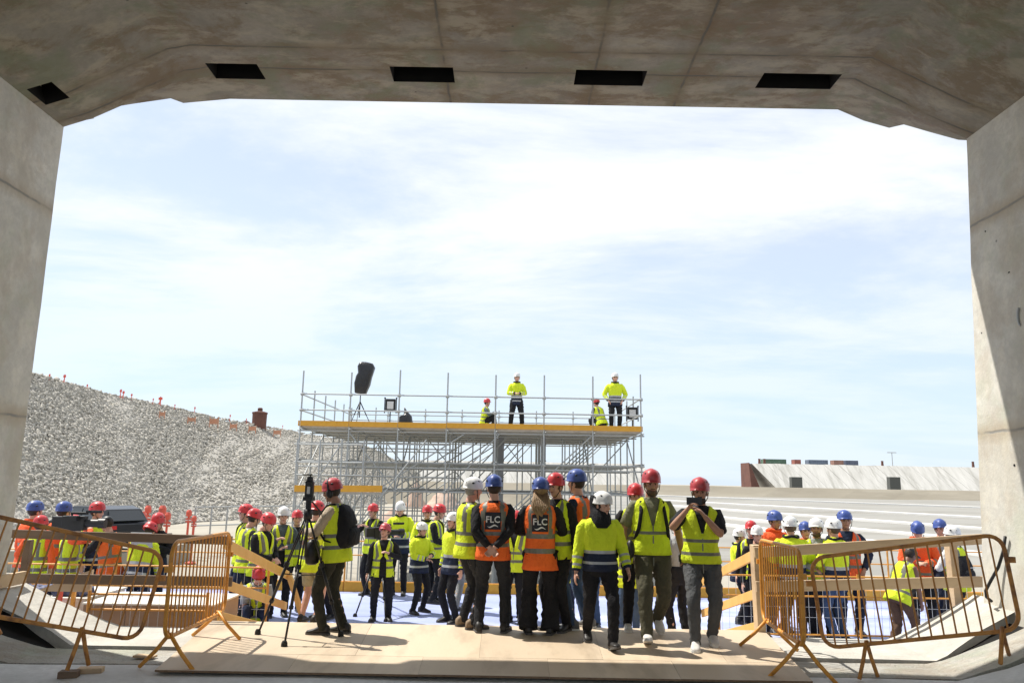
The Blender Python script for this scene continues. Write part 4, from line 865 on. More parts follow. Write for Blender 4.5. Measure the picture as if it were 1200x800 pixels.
def seg_pts(a, b, c, n=6, sm=0.16):
    """a limb's centre line through the joint b, rounded"""
    out_ = []
    for i in range(2 * n + 1):
        t = i / n
        p = a.lerp(b, t) if t <= 1 else b.lerp(c, t - 1)
        w_ = max(0, 1 - abs(t - 1) / sm / 2.2)
        if w_ > 0: p = p.lerp((a + c) / 2, 0.07 * w_)
        out_.append(p)
    return out_
def ik(a, t, l1, l2, pole):
    d = t - a; L = min(d.length, (l1 + l2) * 0.998); dn = d.normalized(); t = a + dn * L
    x = (l1 * l1 - l2 * l2 + L * L) / (2 * L); h_ = math.sqrt(max(l1 * l1 - x * x, 0)); pn = (pole - dn * pole.dot(dn)).normalized()
    return a + dn * x + pn * h_, t
def oval(T, z, rx, ry, n=32, y0=0.0, e=2.3, wob=0.0, sd=0.0, x0=0.0):
    r_ = []
    for k in range(n):
        a = 2 * math.pi * k / n; c, s_ = math.cos(a), math.sin(a); q = (abs(c) ** e + abs(s_) ** e) ** (-1 / e)
        w_ = 1 + wob * (noise.noise(Vector((c * 1.6 + sd, s_ * 1.6, z * 6 + sd))) + (0.75 * noise.noise(Vector((c * 4 + sd, s_ * 4, z * 17 + c * 3))) if wob > .03 else 0))
        r_.append(T @ Vector((x0 + rx * q * c * w_, y0 + ry * q * s_ * w_, z)))
    return r_
def limb(mb, pts, rad, n=14, wob=0.0, sd=0.0, mi=0, mfun=None, flat=None, ridges=0):
    N_ = len(pts); rs = []; ref = None
    for i, p in enumerate(pts):
        d = (pts[min(i + 1, N_ - 1)] - pts[max(i - 1, 0)]).normalized()
        if ref is None:
            ref = Vector((1, 0, 0)) if abs(d.x) < 0.8 else Vector((0, 1, 0))
        ref = (ref - d * ref.dot(d)).normalized(); bn = d.cross(ref); t = i / (N_ - 1)
        k_ = t * (len(rad) - 1); i0 = min(int(k_), len(rad) - 2); r_ = rad[i0] + (rad[i0 + 1] - rad[i0]) * (k_ - i0)
        ring = []
        for k in range(n):
            a = 2 * math.pi * k / n; w_ = 1.0
            if wob: w_ += wob * noise.noise(Vector((math.cos(a) * 1.4 + sd, math.sin(a) * 1.4, i * 0.75 + sd * 3))) + wob * 0.9 * noise.noise(Vector((math.cos(a) * 2.8 + sd, math.sin(a) * 2.8 + i * .5, i * 1.3))) + wob * 0.6 * math.sin(i * 2.9 + 2.0 * math.sin(a + sd) + sd)
            f_ = flat if flat else 1.0
            ring.append(p + (ref * math.cos(a) + bn * math.sin(a) * f_) * r_ * w_)
        rs.append(ring)
    mb.rings(rs, mi=mi, mfun=mfun)
def ball(mb, c, r, M3=None, n=14, m_=8, mi=0):
    rs = []
    for i in range(m_ + 1):
        f_ = math.pi * (0.04 + 0.92 * i / m_); rs.append([Vector(c) + ((M3 @ Vector((math.sin(f_) * math.cos(a) * r[0], math.sin(f_) * math.sin(a) * r[1], -math.cos(f_) * r[2]))) if M3 else Vector((math.sin(f_) * math.cos(a) * r[0], math.sin(f_) * math.sin(a) * r[1], -math.cos(f_) * r[2]))) for a in [2 * math.pi * k / n for k in range(n)]])
    mb.rings(rs, mi=mi)
def hand(mb, W, d, nrm, s, side, curl=0.5, spread=1.0, r_=0.0088):
    """palm, four unequal fingers bent towards nrm and a thumb leaving the side of the palm"""
    d = d.normalized(); nrm = (nrm - d * nrm.dot(d)).normalized(); sd_ = d.cross(nrm) * side
    pl_ = W + d * 0.085 * s
    rs = []
    for t, wd, th in ((0.0, .026, .021), (.03, .033, .019), (.06, .040, .017), (.085, .041, .015), (.095, .036, .011)):
        rs.append([W + d * t * s + (sd_ * math.cos(a) * wd + nrm * math.sin(a) * th) * s for a in [2 * math.pi * k / 12 for k in range(12)]])
    mb.rings(rs)
    for k, (o_, L_) in enumerate(((-.030, .070), (-.010, .080), (.011, .075), (.030, .060))):
        p = pl_ + sd_ * (-o_) * s; dd = d.copy(); pts = [p]; 
        for j, f_ in enumerate((.45, .32, .23)):
            dd = (dd * math.cos(curl * (0.5 + .45 * j)) + nrm * math.sin(curl * (0.5 + .45 * j))).normalized(); pts.append(pts[-1] + dd * L_ * f_ * s)
        limb(mb, pts, [r_ * 1.1 * s, r_ * s, r_ * 0.8 * s], 8)
    b_ = W + d * 0.03 * s + sd_ * 0.028 * s; t1 = b_ + (sd_ * 0.7 + d * 0.6 + nrm * 0.35).normalized() * 0.042 * s; t2 = t1 + (sd_ * 0.1 + d * 0.9 + nrm * (0.3 + curl * .4)).normalized() * 0.038 * s
    limb(mb, [b_, t1, t2], [.013 * s, .0105 * s, .008 * s], 8)
def remeshed(mb, name, M, vox, parent, smooth_it=3, dec=0.0):
    me = mb.mesh(name, M); tmp = bpy.data.objects.new(name, me); COL.objects.link(tmp)
    r_ = tmp.modifiers.new('r', 'REMESH'); r_.mode = 'VOXEL'; r_.voxel_size = vox; r_.use_smooth_shade = True
    sm = tmp.modifiers.new('s', 'SMOOTH'); sm.factor = 0.5; sm.iterations = smooth_it
    if dec: dm = tmp.modifiers.new('d', 'DECIMATE'); dm.ratio = dec
    dg = bpy.context.evaluated_depsgraph_get(); me2 = bpy.data.meshes.new_from_object(tmp.evaluated_get(dg)); me2.name = name
    bpy.data.objects.remove(tmp); bpy.data.meshes.remove(me)
    return obj(name, me2, parent)

ARM = {'hang': ((.27, .03, -.07), (.2, -1, 0), .35), 'hang2': ((.30, .08, -.03), (.3, -1, -.1), .5), 'front': ((.05, .24, .13), (1, -.6, -.6), .7), 'belly': ((.07, .25, .20), (1, -.3, -.7), .7), 'chest': ((.09, .24, .32), (1, -.2, -.9), .8),
       'back': ((.035, -.195, .035), (1, -.35, 0), .6), 'hip': ((.20, .10, .02), (1, -.8, .1), .6), 'phone': ((.085, .34, .56), (1, 0, -.7), .8), 'cam': ((.12, .32, .40), (.8, .1, -.9), .8), 'fwd': ((.16, .45, .28), (.5, -.3, -.9), .6), 'pocket': ((.22, .10, -.06), (.6, -1, 0), .6), 'down': ((.16, .36, -.05), (.6, -.6, 0), .7),
       'up': ((.15, .25, .62), (1, 0, -.6), .8), 'across': ((-.08, .22, .22), (1, -.1, -.6), .7), 'knee': ((.14, .36, .0), (.8, -.3, 0), .6)}
TORSO = ((-.10, .150, .108), (0.0, .160, .116), (.12, .140, .104), (.25, .156, .116), (.38, .172, .118), (.45, .176, .106), (.495, .145, .085), (.525, .095, .066))

def person(label, px, fy, floor, top=None, Y=None, rz=0.0, h=None, group=None, near=False, skin='fair', hair='dark', long_hair=False, helmet='red', shirt='black', sleeve='long', vest='yellow', style='vest',
           legs='black', shorts=False, shoes='black', lean=0.0, twist=0.0, head=(0, 0), arms=('hang', 'hang'), feet=None, pz=None, sx=1.0, opened=False, vox=None, beard=False, patch=False, muffs=False, flare=0.0, knee_pole=(0, 1, 0), bands=(3, 6), braces=True, sit=False, fem=False, vlong=-0.05, dropz=0.0):
    loc = P(px, fy, Z=floor) if Y is None else Vector((P(px, 600, Y=Y).x, Y, floor))
    if Y is not None: q = P(px, fy, Y=Y); loc = Vector((q.x, Y, floor))
    if h is None: h = P(px, top, Y=loc.y).z - floor - 0.05
    s = h / 1.75; root = empty('person', loc, R(rz)); tag(root, label, 'person', group); bw = 0.96 + 0.11 * ((px * 0.618 + fy * .31) % 1.0); root.scale = (bw, (1 + bw) / 2, 1)
    sd = (px * 0.37) % 10
    pz = 0.925 if pz is None else pz
    T = Matrix.Translation((0, dropz, pz)) @ Matrix.Rotation(-R(lean), 4, 'X') @ Matrix.Rotation(R(twist), 4, 'Z')
    S4 = Matrix.Scale(s, 4)
    Hm = T @ Matrix.Translation((0, 0.0, 0.518)) @ Matrix.Rotation(R(head[0]), 4, 'Z') @ Matrix.Rotation(-R(head[1]) - R(-lean * 0.6), 4, 'X')
    I = Matrix.Identity(4)
    # ---- joints
    feet = feet or ((-.11, 0.0, 0, 8), (.11, 0.02, 0, 8))
    J = []
    for i, sg in enumerate((-1, 1)):
        fx, fy_, lift, toe = feet[i]; hip = Vector((0, dropz, pz)) + Vector((.088 * sg, 0, -.03)) if not sit else T @ Vector((.088 * sg, 0, -.03))
        ank = Vector((fx, fy_ - 0.03, 0.085 + lift)); pole = Vector(knee_pole) + Vector((.15 * sg, 0, 0))
        kn, ank = ik(hip, ank, .435, .425, pole); J.append((hip, kn, ank, toe, lift))
    A = []
    for i, sg in enumerate((-1, 1)):
        spec = arms[i]
        if isinstance(spec, str): tg, pole, curl = ARM[spec]
        else: tg, pole, curl = spec
        sh = T @ Vector((sg * .178, 0.0, .455)); W = T @ Vector((sg * tg[0], tg[1], tg[2])); pl_ = T.to_3x3() @ Vector((sg * pole[0], pole[1], pole[2]))
        el, W = ik(sh, W, .285, .255, pl_); A.append((sh, el, W, curl))
    V = lambda p: p * s
    # ---- body, one continuous surface
    mb = MB()
    mb.rings([[V(p) for p in oval(T, z, rx * (0.93 if not fem else .88), ry * .93, 20)] for z, rx, ry in TORSO] + [[V(p) for p in oval(T, z, r_, r_, 20, y0=y_)] for z, r_, y_ in ((.545, .058, .0), (.60, .053, .012))])
    neck0 = T @ Vector((0, 0, .50)); headc = Hm @ Vector((0, .022, .17))
    limb(mb, [V(neck0), V(T @ Vector((0, .005, .56))), V(Hm @ Vector((0, .012, .12)))], [.058 * s, .054 * s, .052 * s], 14)
    H3 = Hm.to_3x3()
    ball(mb, V(headc + H3 @ Vector((0, -.008, .025))), (.074 * s, .094 * s, .095 * s), H3, 20, 12)
    ball(mb, V(headc + H3 @ Vector((0, .018, -.035))), (.058 * s, .068 * s, .078 * s), H3, 18, 10)
    ball(mb, V(headc + H3 @ Vector((0, .066, -.085))), (.024 * s, .020 * s, .020 * s), H3, 10, 6)
    limb(mb, [V(headc + H3 @ Vector((0, .080, .022))), V(headc + H3 @ Vector((0, .100, -.012))), V(headc + H3 @ Vector((0, .088, -.022)))], [.010 * s, .014 * s, .014 * s], 8)
    for sg in (-1, 1):
        ball(mb, V(headc + H3 @ Vector((sg * .073, -.006, -.012))), (.010 * s, .018 * s, .030 * s), H3, 8, 6)
        ball(mb, V(headc + H3 @ Vector((sg * .036, .066, -.025))), (.022 * s, .018 * s, .022 * s), H3, 8, 6)
    for (hip, kn, ank, toe, lift) in J:
        limb(mb, [V(p) for p in seg_pts(hip, kn, ank, 5)], [v * s for v in (.082, .078, .068, .058, .052, .055, .053, .043, .036)], 12)
        fd = Vector((math.sin(R(toe)) * (1 if hip.x > 0 else -1), 1, 0)).normalized()
        limb(mb, [V(ank + fd * -.02 + Vector((0, 0, -.035))), V(ank + fd * .03 + Vector((0, 0, -.035))), V(ank + fd * .08 + Vector((0, 0, -.04)))], [.026 * s, .028 * s, .018 * s], 10)
    for i, (sh, el, W, curl) in enumerate(A):
        sg = -1 if i == 0 else 1
        limb(mb, [V(T @ Vector((sg * .11, 0, .45)))] + [V(p) for p in seg_pts(sh, el, W, 5)], [v * s for v in (.05, .054, .048, .042, .038, .041, .038, .031, .026)], 12)
        fdir = (W - el).normalized(); 
        nr_ = -(T.to_3x3() @ Vector((sg, 0, 0))) if abs(fdir.z) > 0.75 else (Vector((0, 0, -1)) if arms[i] not in ('phone', 'up') else T.to_3x3() @ Vector((-sg, 0.3, 0)))
        if arms[i] == 'back': nr_ = T.to_3x3() @ Vector((0, -1, 0.2))
        hand(mb, V(W), fdir, nr_, s, 1 if (sg > 0) else -1, curl)
    vx = vox or (0.0085 if near else 0.0125)
    body = remeshed(mb, 'body', SK[skin], vx * s, root, 2, 0.45)
    # ---- face details
    if near or abs(((rz + head[0] + 180) % 360) - 0) < 999:
        for sg in (-1, 1):
            mb = MB(); ball(mb, V(headc + H3 @ Vector((sg * .029, .0815, .012))), (.0125 * s, .007 * s, .0065 * s), H3, 8, 5); mb.build('eye', M_eye, body, smooth=True)
            mb = MB(); limb(mb, [V(headc + H3 @ Vector((sg * x, y, z))) for x, y, z in ((.014, .088, .026), (.030, .085, .031), (.046, .075, .026))], [.004 * s, .005 * s, .003 * s], 6); mb.build('eyebrow', HR[hair], body, smooth=True)
        mb = MB(); limb(mb, [V(headc + H3 @ Vector((x, y, -.052))) for x, y in ((-.024, .078), (0, .087), (.024, .078))], [.003 * s, .0055 * s, .003 * s], 6); mb.build('mouth', M_lip, body, smooth=True)
    if beard:
        mb = MB(); ball(mb, V(headc + H3 @ Vector((0, .034, -.072))), (.058 * s, .058 * s, .052 * s), H3, 14, 8); ball(mb, V(headc + H3 @ Vector((0, .085, -.036))), (.026 * s, .009 * s, .007 * s), H3, 8, 5); mb.build('beard', HR[hair], body, smooth=True)
    # ---- hair
    mb = MB(); ball(mb, V(headc + H3 @ Vector((0, -.022, .015))), (.082 * s, .089 * s, .090 * s), H3, 18, 10)
    if long_hair:
        for k in range(9):
            x = -.07 + .14 * k / 8; L_ = rnd.uniform(.06, .15); yb = -.085 - rnd.uniform(0, .02)
            limb(mb, [V(Hm @ Vector((x * .9, -.03, .14))), V(Hm @ Vector((x * 1.15, -.085, .06))), V(T @ Vector((x * 1.25, -.125, .52))), V(T @ Vector((x * 0.9 + rnd.uniform(-.02, .02), -.152, .50 - L_ * .55))), V(T @ Vector((x * .6, -.158, .50 - L_)))], [.022 * s, .024 * s, .022 * s, .017 * s, .005 * s], 8)
    mb.build('hair', HR[hair], root, smooth=True)
    # ---- trousers
    if near or True:
        ML = FB[legs]; mb = MB(); top_z = .13
        Tp = T.copy() if sit or lean < 50 else T
        mb.rings([[V(p) for p in oval(Tp, z, rx, ry, 28, wob=.05, sd=sd)] for z, rx, ry in ((top_z, .150, .116), (.05, .164, .124), (-.03, .174, .130), (-.09, .168, .125), (-.125, .13, .10))])
        for i, (hip, kn, ank, toe, lift) in enumerate(J):
            if shorts:
                kk = hip.lerp(kn, 0.88); limb(mb, [V(hip.lerp(kk, t / 6)) for t in range(7)], [.104 * s, .102 * s, .098 * s, .096 * s], 16, .04, sd + i)
            else:
                low = ank + Vector((0, 0, -.035)); f1 = 1 + flare
                rad = [v * s * sx for v in (.100, .096, .086, .075, .067 + .012 * flare, .066 + .024 * flare, .061 + .035 * flare, .055 + .052 * flare, .052 + .062 * flare)]
                limb(mb, [V(p) for p in seg_pts(hip + Vector((0, 0, .02)), kn, low, 11)], rad, 20, .12, sd + i * 2.7)
        mb.build('trousers' if not shorts else 'shorts', ML, root, smooth=True)
    # ---- shoes
    for i, (hip, kn, ank, toe, lift) in enumerate(J):
        sg = -1 if i == 0 else 1; fd = Vector((math.sin(R(toe)) * sg, math.cos(R(toe)), 0)); rt = Vector((fd.y, -fd.x, 0)); pit = -min(lift, .16) / .16 * 0.75 if lift > 0.02 else (0.30 if feet[i][1] > .22 else 0)
        F3 = Matrix((rt, fd, Vector((0, 0, 1)))).transposed() @ Matrix.Rotation(pit, 3, 'X'); o_ = ank + Vector((0, 0, -.085)); 
        if pit < 0: o_ = o_ + Vector((0, 0, 0.0))
        if pit > 0: o_ = o_ + Vector((0, 0, .004))
        def sec(y, w_, zt, x0=0): return [V(o_ + F3 @ Vector((x0 + w_ * math.copysign(abs(math.cos(a)) ** .7, math.cos(a)), y, max(.012, .012 + (zt - .012) * (0.5 + .5 * math.sin(a))) if math.sin(a) > -.99 else .012))) for a in [2 * math.pi * k / 14 for k in range(14)]]
        mb = MB(); mb.rings([sec(-.078, .020, .06), sec(-.07, .034, .095), sec(-.03, .040, .125), sec(.02, .040, .12), sec(.06, .042, .09), sec(.11, .048, .065), sec(.155, .046, .052), sec(.185, .034, .045), sec(.198, .016, .03)])
        so_ = mb.build('shoe', SH[shoes], root, smooth=True)
        mb = MB(); ou = [(-.082, .018), (-.074, .034), (-.03, .041), (.02, .038), (.06, .043), (.11, .050), (.155, .048), (.188, .035), (.202, .015)]
        loop = [(w_, y) for y, w_ in ou] + [(-w_, y) for y, w_ in reversed(ou)]
        mb.rings([[V(o_ + F3 @ Vector((x, y, z))) for x, y in loop] for z in (0.0, .022)]); mb.build('sole', M_solew if shoes in ('white', 'grey') else M_sole, so_)
    # ---- upper body clothing
    jacket = style == 'jacket'
    MS = FB[vest] if jacket else FB[shirt]
    mats = [MS, M_silver if jacket and vest == 'yellow' else M_refl, FB['navy'] if jacket else FB[shirt]]
    o_t = 0.014 if jacket else 0.0
    mb = MB()
    if not jacket:
        mb.rings([[V(p) for p in oval(T, z, rx * (1.03 if not fem else .98), ry * 1.05, 24, wob=.03, sd=sd)] for z, rx, ry in TORSO] + [[V(p) for p in oval(T, .55, .068, .066, 24)]])
    for i, (sh, el, W, curl) in enumerate(A):
        sg = -1 if i == 0 else 1; src = T @ Vector((sg * .10, 0, .455))
        if sleeve == 'short' and not jacket:
            pts = [src] + [sh.lerp(el, t / 5) for t in range(0, 5)]; limb(mb, [V(p) for p in pts], [v * s for v in (.055, .066, .066, .064, .066)], 14, .05, sd + i)
        elif sleeve != 'none' or jacket:
            W2 = W - (W - el).normalized() * 0.005; pts = [src] + seg_pts(sh, el, W2, 9, .22)
            rad = [v * s * (1.16 if jacket else 1.0) for v in (.056, .067, .064, .060, .056, .052, .050, .045, .040)]
            mf = (lambda a_, b_: 1 if (a_ in (13, 16) and jacket) else (2 if (a_ >= 18 and jacket and vest == 'yellow') else 0)) if jacket else None
            limb(mb, [V(p) for p in pts], rad, 16, .085, sd + i * 1.3, mfun=mf)
    cutz = lambda z: z if z > .2 else .2 - (.2 - z) * (.37 + vlong) / .37
    if jacket:
        zs_ = [-.20, -.13, -.075, -.03, .015, .06, .105, .16, .22, .30, .38, .44, .475, .505, .53, .555, .575]
        R_ = [(.202, .168), (.200, .164), (.196, .157), (.190, .150), (.185, .144), (.18, .14), (.18, .14), (.182, .14), (.188, .142), (.198, .146), (.204, .146), (.205, .14), (.195, .128), (.165, .108), (.12, .09), (.088, .082), (.078, .078)]
        zs_ = [cutz(z) for z in zs_]; rs = [[V(p) for p in oval(T, z, a, b, 44, wob=.075, sd=sd)] for z, (a, b) in zip(zs_, R_)]
        if vest == 'yellow': mf = lambda i_, j_: (1 if i_ in (2, 6) else (2 if 2 < i_ < 6 or i_ < 2 else 0))
        else: mf = lambda i_, j_: (1 if i_ in (3, 7) else 0)
        ju = MB(); ju.rings(rs, mfun=mf); o = len(mb.v); mb.v += ju.v; mb.f += [tuple(q + o for q in f_) for f_ in ju.f]; mb.m += ju.m
        mb.build('jacket', mats, root, smooth=True)
        mb = MB(); limb(mb, [V(T @ Vector((.1 * math.cos(a), .095 * math.sin(a), .555 + .01 * math.sin(3 * a)))) for a in [2 * math.pi * k / 20 for k in range(21)]], [.020 * s, .020 * s], 8, .1, sd); mb.build('collar', FB['black'] if vest == 'yellow' else MS, root, smooth=True)
    else:
        mb.build('shirt', [FB[shirt]], root, smooth=True)
        if vest:
            zs_ = [cutz(z) for z in (-.17, -.11, -.05, .0, .05, .10, .15, .20)] + [.26, .32, .38, .43, .465, .495, .52, .542]
            hw = 1.0 if not fem else .95
            R_ = [(.206, .172), (.202, .166), (.198, .158), (.192, .149), (.185, .141), (.178, .136), (.178, .137), (.181, .139), (.186, .142), (.191, .143), (.196, .142), (.197, .136), (.190, .126), (.165, .108), (.128, .092), (.102, .084)]
            n = 48; vm = MB(); xs_ = []
            for i_, (z, (ra, rb)) in enumerate(zip(zs_, R_)):
                ra *= hw; rb *= hw; gap = max(.004, .012 + (z - .26) * .26) if z >= .255 else (.05 + .03 * (.3 - z) if opened else .073)
                ae = math.acos(min(gap / ra, .9)); row = []
                for j_ in range(n):
                    if j_ <= 9: a = ae * j_ / 9
                    elif j_ <= 15: a = ae + (math.pi - 2 * ae) * (j_ - 9) / 6
                    elif j_ <= 24: a = math.pi - ae * (24 - j_) / 9
                    else: a = 2 * math.pi * j_ / n
                    c, s_ = math.cos(a), math.sin(a); q = (abs(c) ** 2.3 + abs(s_) ** 2.3) ** (-1 / 2.3); wb = .10 if z < .35 else .035
                    w_ = 1 + wb * (noise.noise(Vector((c * 1.6 + sd, s_ * 1.6, z * 6 + sd))) + .75 * noise.noise(Vector((c * 4 + sd, s_ * 4, z * 17 + c * 3))))
                    vm.v.append(Vector((ra * q * c * (w_ if j_ not in (9, 15) else 1), rb * q * s_ * w_, z)) * s); row.append(ra * q * c)
                xs_.append(row)
            for i_ in range(len(zs_) - 1):
                zc_ = (zs_[i_] + zs_[i_ + 1]) / 2
                for j_ in range(n):
                    k_ = (j_ + 1) % n; xx = (xs_[i_][j_] + xs_[i_][k_]) / 2; fr_ = j_ < 24
                    if 9 <= j_ < 15 and (zc_ > .26 or opened): continue
                    if not fr_ and zc_ > .525 and abs(xx) < .06: continue
                    vm.f.append((i_ * n + j_, i_ * n + k_, (i_ + 1) * n + k_, (i_ + 1) * n + j_))
                    band = i_ in bands; brace = braces and i_ > 6 and (j_ in (5, 6, 17, 18) if fr_ else .085 < abs(xx) < .135)
                    vm.m.append(1 if band or brace else 0)
            vo_ = vm.build('vest', [FB[vest], M_refl], root, smooth=True); vo_.matrix_basis = Matrix.Translation(T.translation * s) @ T.to_3x3().to_4x4()
            sol = vo_.modifiers.new('thickness', 'SOLIDIFY'); sol.thickness = 0.006; sol.offset = 0
            yb = lambda x, z, ex=.006: -(0.141 * s + ex) * (max(0, 1 - abs(x / (.192 * s)) ** 2.3)) ** (1 / 2.3)
            if not opened:
                mb = MB()
                for z0 in (-.15, -.04, .07, .18): mb.box((0.0, .150 * s if z0 < 0 else .142 * s, (z0 + .045) * s), (.012, .008, .085 * s))
                mb.build('zip', M_refl, vo_)
            if patch:
                mb = MB(); nx = 10; w2, z0, z1 = .092 * s, .225 * s, .42 * s; rs = []
                for kz in range(5):
                    z = z0 + (z1 - z0) * kz / 4; rs.append([Vector((-w2 + 2 * w2 * k / nx, yb(w2 * (2 * k / nx - 1), z, .010), z)) for k in range(nx + 1)])
                mb.rings(rs, close=False, cap=False); po = mb.build('back_patch', M_patch, vo_); po.modifiers.new('t', 'SOLIDIFY').thickness = 0.002
                for txt, sz, zz, M_ in (('FLC', .098, .335, M_print), ('~', .09, .240, M_print)):
                    if txt == '~':
                        mb = MB(); rs = []
                        for k in range(13):
                            x = -.062 * s + .124 * s * k / 12; zc2 = (.262 + .012 * math.sin(k * .55 - .6)) * s; tk = .008 * s * math.sin(math.pi * (k + .6) / 13.2) + .001
                            rs.append([Vector((-x, yb(x, 0, .016), zc2 - tk)), Vector((-x, yb(x, 0, .016), zc2 + tk))])
                        mb.rings(rs, close=False, cap=False); mb.build('printed_wave', M_print, vo_); continue
                    cu = bpy.data.curves.new('lettering', 'FONT'); cu.body = txt; cu.size = sz * s; cu.align_x = 'CENTER'; cu.align_y = 'CENTER'; cu.resolution_u = 3; cu.offset = 0.0016; cu.space_character = 1.05
                    to = bpy.data.objects.new('t', cu); COL.objects.link(to); dg = bpy.context.evaluated_depsgraph_get(); tm = bpy.data.meshes.new_from_object(to.evaluated_get(dg)); bpy.data.objects.remove(to)
                    bmx = bmesh.new(); bmx.from_mesh(tm); bmesh.ops.triangulate(bmx, faces=bmx.faces[:]); bmx.to_mesh(tm); bmx.free()
                    for v in tm.vertices: x, z = v.co.x, v.co.y; v.co = (x, yb(x, 0, .018), zz * s + z * 1.05)
                    tm.materials.clear(); tm.materials.append(M_); obj('lettering', tm, vo_)
    # ---- helmet
    if helmet and helmet != 'cap':
        hc_ = Vector((0, -.008, .042)); mb = MB(); rs = []; n = 28
        Hh = H3 @ Matrix.Rotation(R(4), 3, 'X')
        for z, k in ((-.024, .97), (-.026, 1.025), (-.018, 1.035), (-.010, 1.005), (.02, 1.0), (.05, .95), (.078, .85), (.10, .68), (.115, .45), (.122, .2), (.1235, .03)):
            ring = []
            for j in range(n):
                a = 2 * math.pi * j / n; c_, s_ = math.cos(a), math.sin(a); pk = (max(0, s_) ** 3) * ((.012 + .03 * ((px * .37) % 1)) if k > 1.03 else 0)
                rid = 0.004 * math.cos(6 * a) * (1 if 0 < z < .11 else 0)
                zz = z + .012 * (abs(s_) ** 2) * (1 if z < -.01 else 0) + (0.006 * math.exp(-((c_ * k) / .22) ** 2) if z > .05 else 0)
                ring.append(V(headc + hc_ * 1.0 + Hh @ Vector((c_ * (.100 * k + rid), s_ * (.123 * k + rid) + pk, zz))))
            rs.append(ring)
        mb.rings(rs); he = mb.build('helmet', HM[helmet], root, smooth=True)
        mb = MB()
        for sg in (-1, 1):
            ball(mb, V(headc + hc_ + Hh @ Vector((sg * .040, .088, .058))), (.016 * s, .012 * s, .011 * s), H3, 8, 4); ball(mb, V(headc + hc_ + Hh @ Vector((sg * .040, -.095, .052))), (.016 * s, .012 * s, .011 * s), H3, 8, 4)
            for q in range(3): ball(mb, V(headc + hc_ + Hh @ Vector((sg * (.094 - .012 * q), -.03 + .035 * q, .050 + .012 * q))), (.010 * s, .019 * s, .012 * s), H3, 8, 4)
        mb.build('vent', M_black, he)
        mb = MB()
        for sg in (-1, 1): limb(mb, [V(headc + H3 @ Vector(p)) for p in ((sg * .088, .02, .012), (sg * .078, .03, -.05), (sg * .045, .06, -.105), (0, .075, -.118))], [.0045 * s, .0045 * s], 6)
        mb.build('chin_strap', M_black, he)
        if muffs:
            mb = MB()
            for sg in (-1, 1): ball(mb, V(headc + H3 @ Vector((sg * .098, -.002, -.02))), (.026 * s, .042 * s, .052 * s), H3, 12, 8)
            limb(mb, [V(headc + H3 @ Vector((.108 * math.cos(a), -.0, .02 + .145 * math.sin(a)))) for a in [math.pi * k / 12 for k in range(13)]], [.012 * s, .012 * s], 8); mb.build('ear_muffs', M_black, root, smooth=True)
    elif helmet == 'cap':
        mb = MB(); ball(mb, V(headc + H3 @ Vector((0, -.005, .045))), (.084 * s, .102 * s, .078 * s), H3, 18, 10); ball(mb, V(headc + H3 @ Vector((0, .12, .045))), (.062 * s, .065 * s, .010 * s), H3, 12, 6); mb.build('cap', M_black, root, smooth=True)
    pinfo = dict(root=root, s=s, T=T, A=A, headc=headc, H3=H3, Hm=Hm, V=V, J=J, body=body)
    return pinfo
def wpos(pi, v): return pi['root'].location + Matrix.Rotation(pi['root'].rotation_euler.z, 3, 'Z') @ (v * pi['s'])

FZ = 0.036
WALKR = ((-.09, .30, 0.0, 5), (.09, -.28, .07, 5)); WALKL = ((-.09, -.25, .07, 5), (.09, .30, 0.0, 5))
# on the plywood walkway
pA = person('person in dark red helmet with ear muffs, beige sleeves and big black backpack', 389, 742, FZ, 556, rz=78, near=True, helmet='maroon', muffs=True, shirt='beige', vest='yellow', legs='dolive', skin='tan', hair='dark', arms=(((.06, .36, .24), (.8, -.3, -.9), .8), ((.06, .33, .16), (.9, -.3, -.9), .8)), lean=4, head=(8, 14), feet=((-.09, .10, 0, 8), (.09, -.08, 0, 8)))
person('person in white helmet, yellow vest and black sleeves standing side on beside orange vests', 547, 735, FZ, 556, rz=-62, near=True, helmet='white', hair='grey', vest='yellow', legs='charcoal', shoes='tan', arms=('hang', 'hang2'), head=(-8, 6), feet=((-.12, .02, 0, 10), (.12, .04, 0, 10)), vlong=-.06)
person('short haired person in orange vest and blue helmet, hands clasped behind the back', 576, 740, FZ, 553, rz=-3, near=True, helmet='blue', vest='orange', legs='charcoal', patch=True, arms=('back', 'back'), head=(15, 4), feet=((-.15, 0, 0, 14), (.15, 0.02, 0, 12)), sx=1.05)
person('person with long blonde hair, blue helmet and long orange vest seen from behind', 632, 742, FZ, 556, rz=-4, near=True, helmet='blue', hair='blonde', long_hair=True, vest='orange', legs='black', patch=True, fem=True, arms=('belly', 'belly'), head=(6, 4), feet=((-.12, 0, 0, 8), (.12, 0.0, 0, 8)), flare=.7, sx=1.12, vlong=.04)
person('red helmeted person in yellow vest facing the camera beside the blonde haired one', 654, 735, FZ, 551, Y=9.05, rz=140, near=True, helmet='red', skin='fair', hair='brown', vest='yellow', legs='black', arms=('hang', 'hang'), head=(0, 6), lean=3)
person('tall person in blue helmet, orange vest, dark sleeves and jeans turned left', 678, 736, FZ, 547, rz=62, near=True, helmet='blue', vest='orange', shirt='navy', legs='jeans', shoes='grey', arms=('front', 'hang'), head=(0, 4), feet=((-.13, .05, 0, 10), (.13, -.05, 0, 10)))
pG = person('person in white helmet and black hood walking forward in yellow and navy jacket', 703, 756, FZ, 569, rz=184, near=True, helmet='white', hair='dark', fem=True, style='jacket', vest='yellow', legs='black', skin='fair', arms=('hang2', 'hang'), head=(38, 8), feet=WALKR, pz=.895, vlong=-.13)
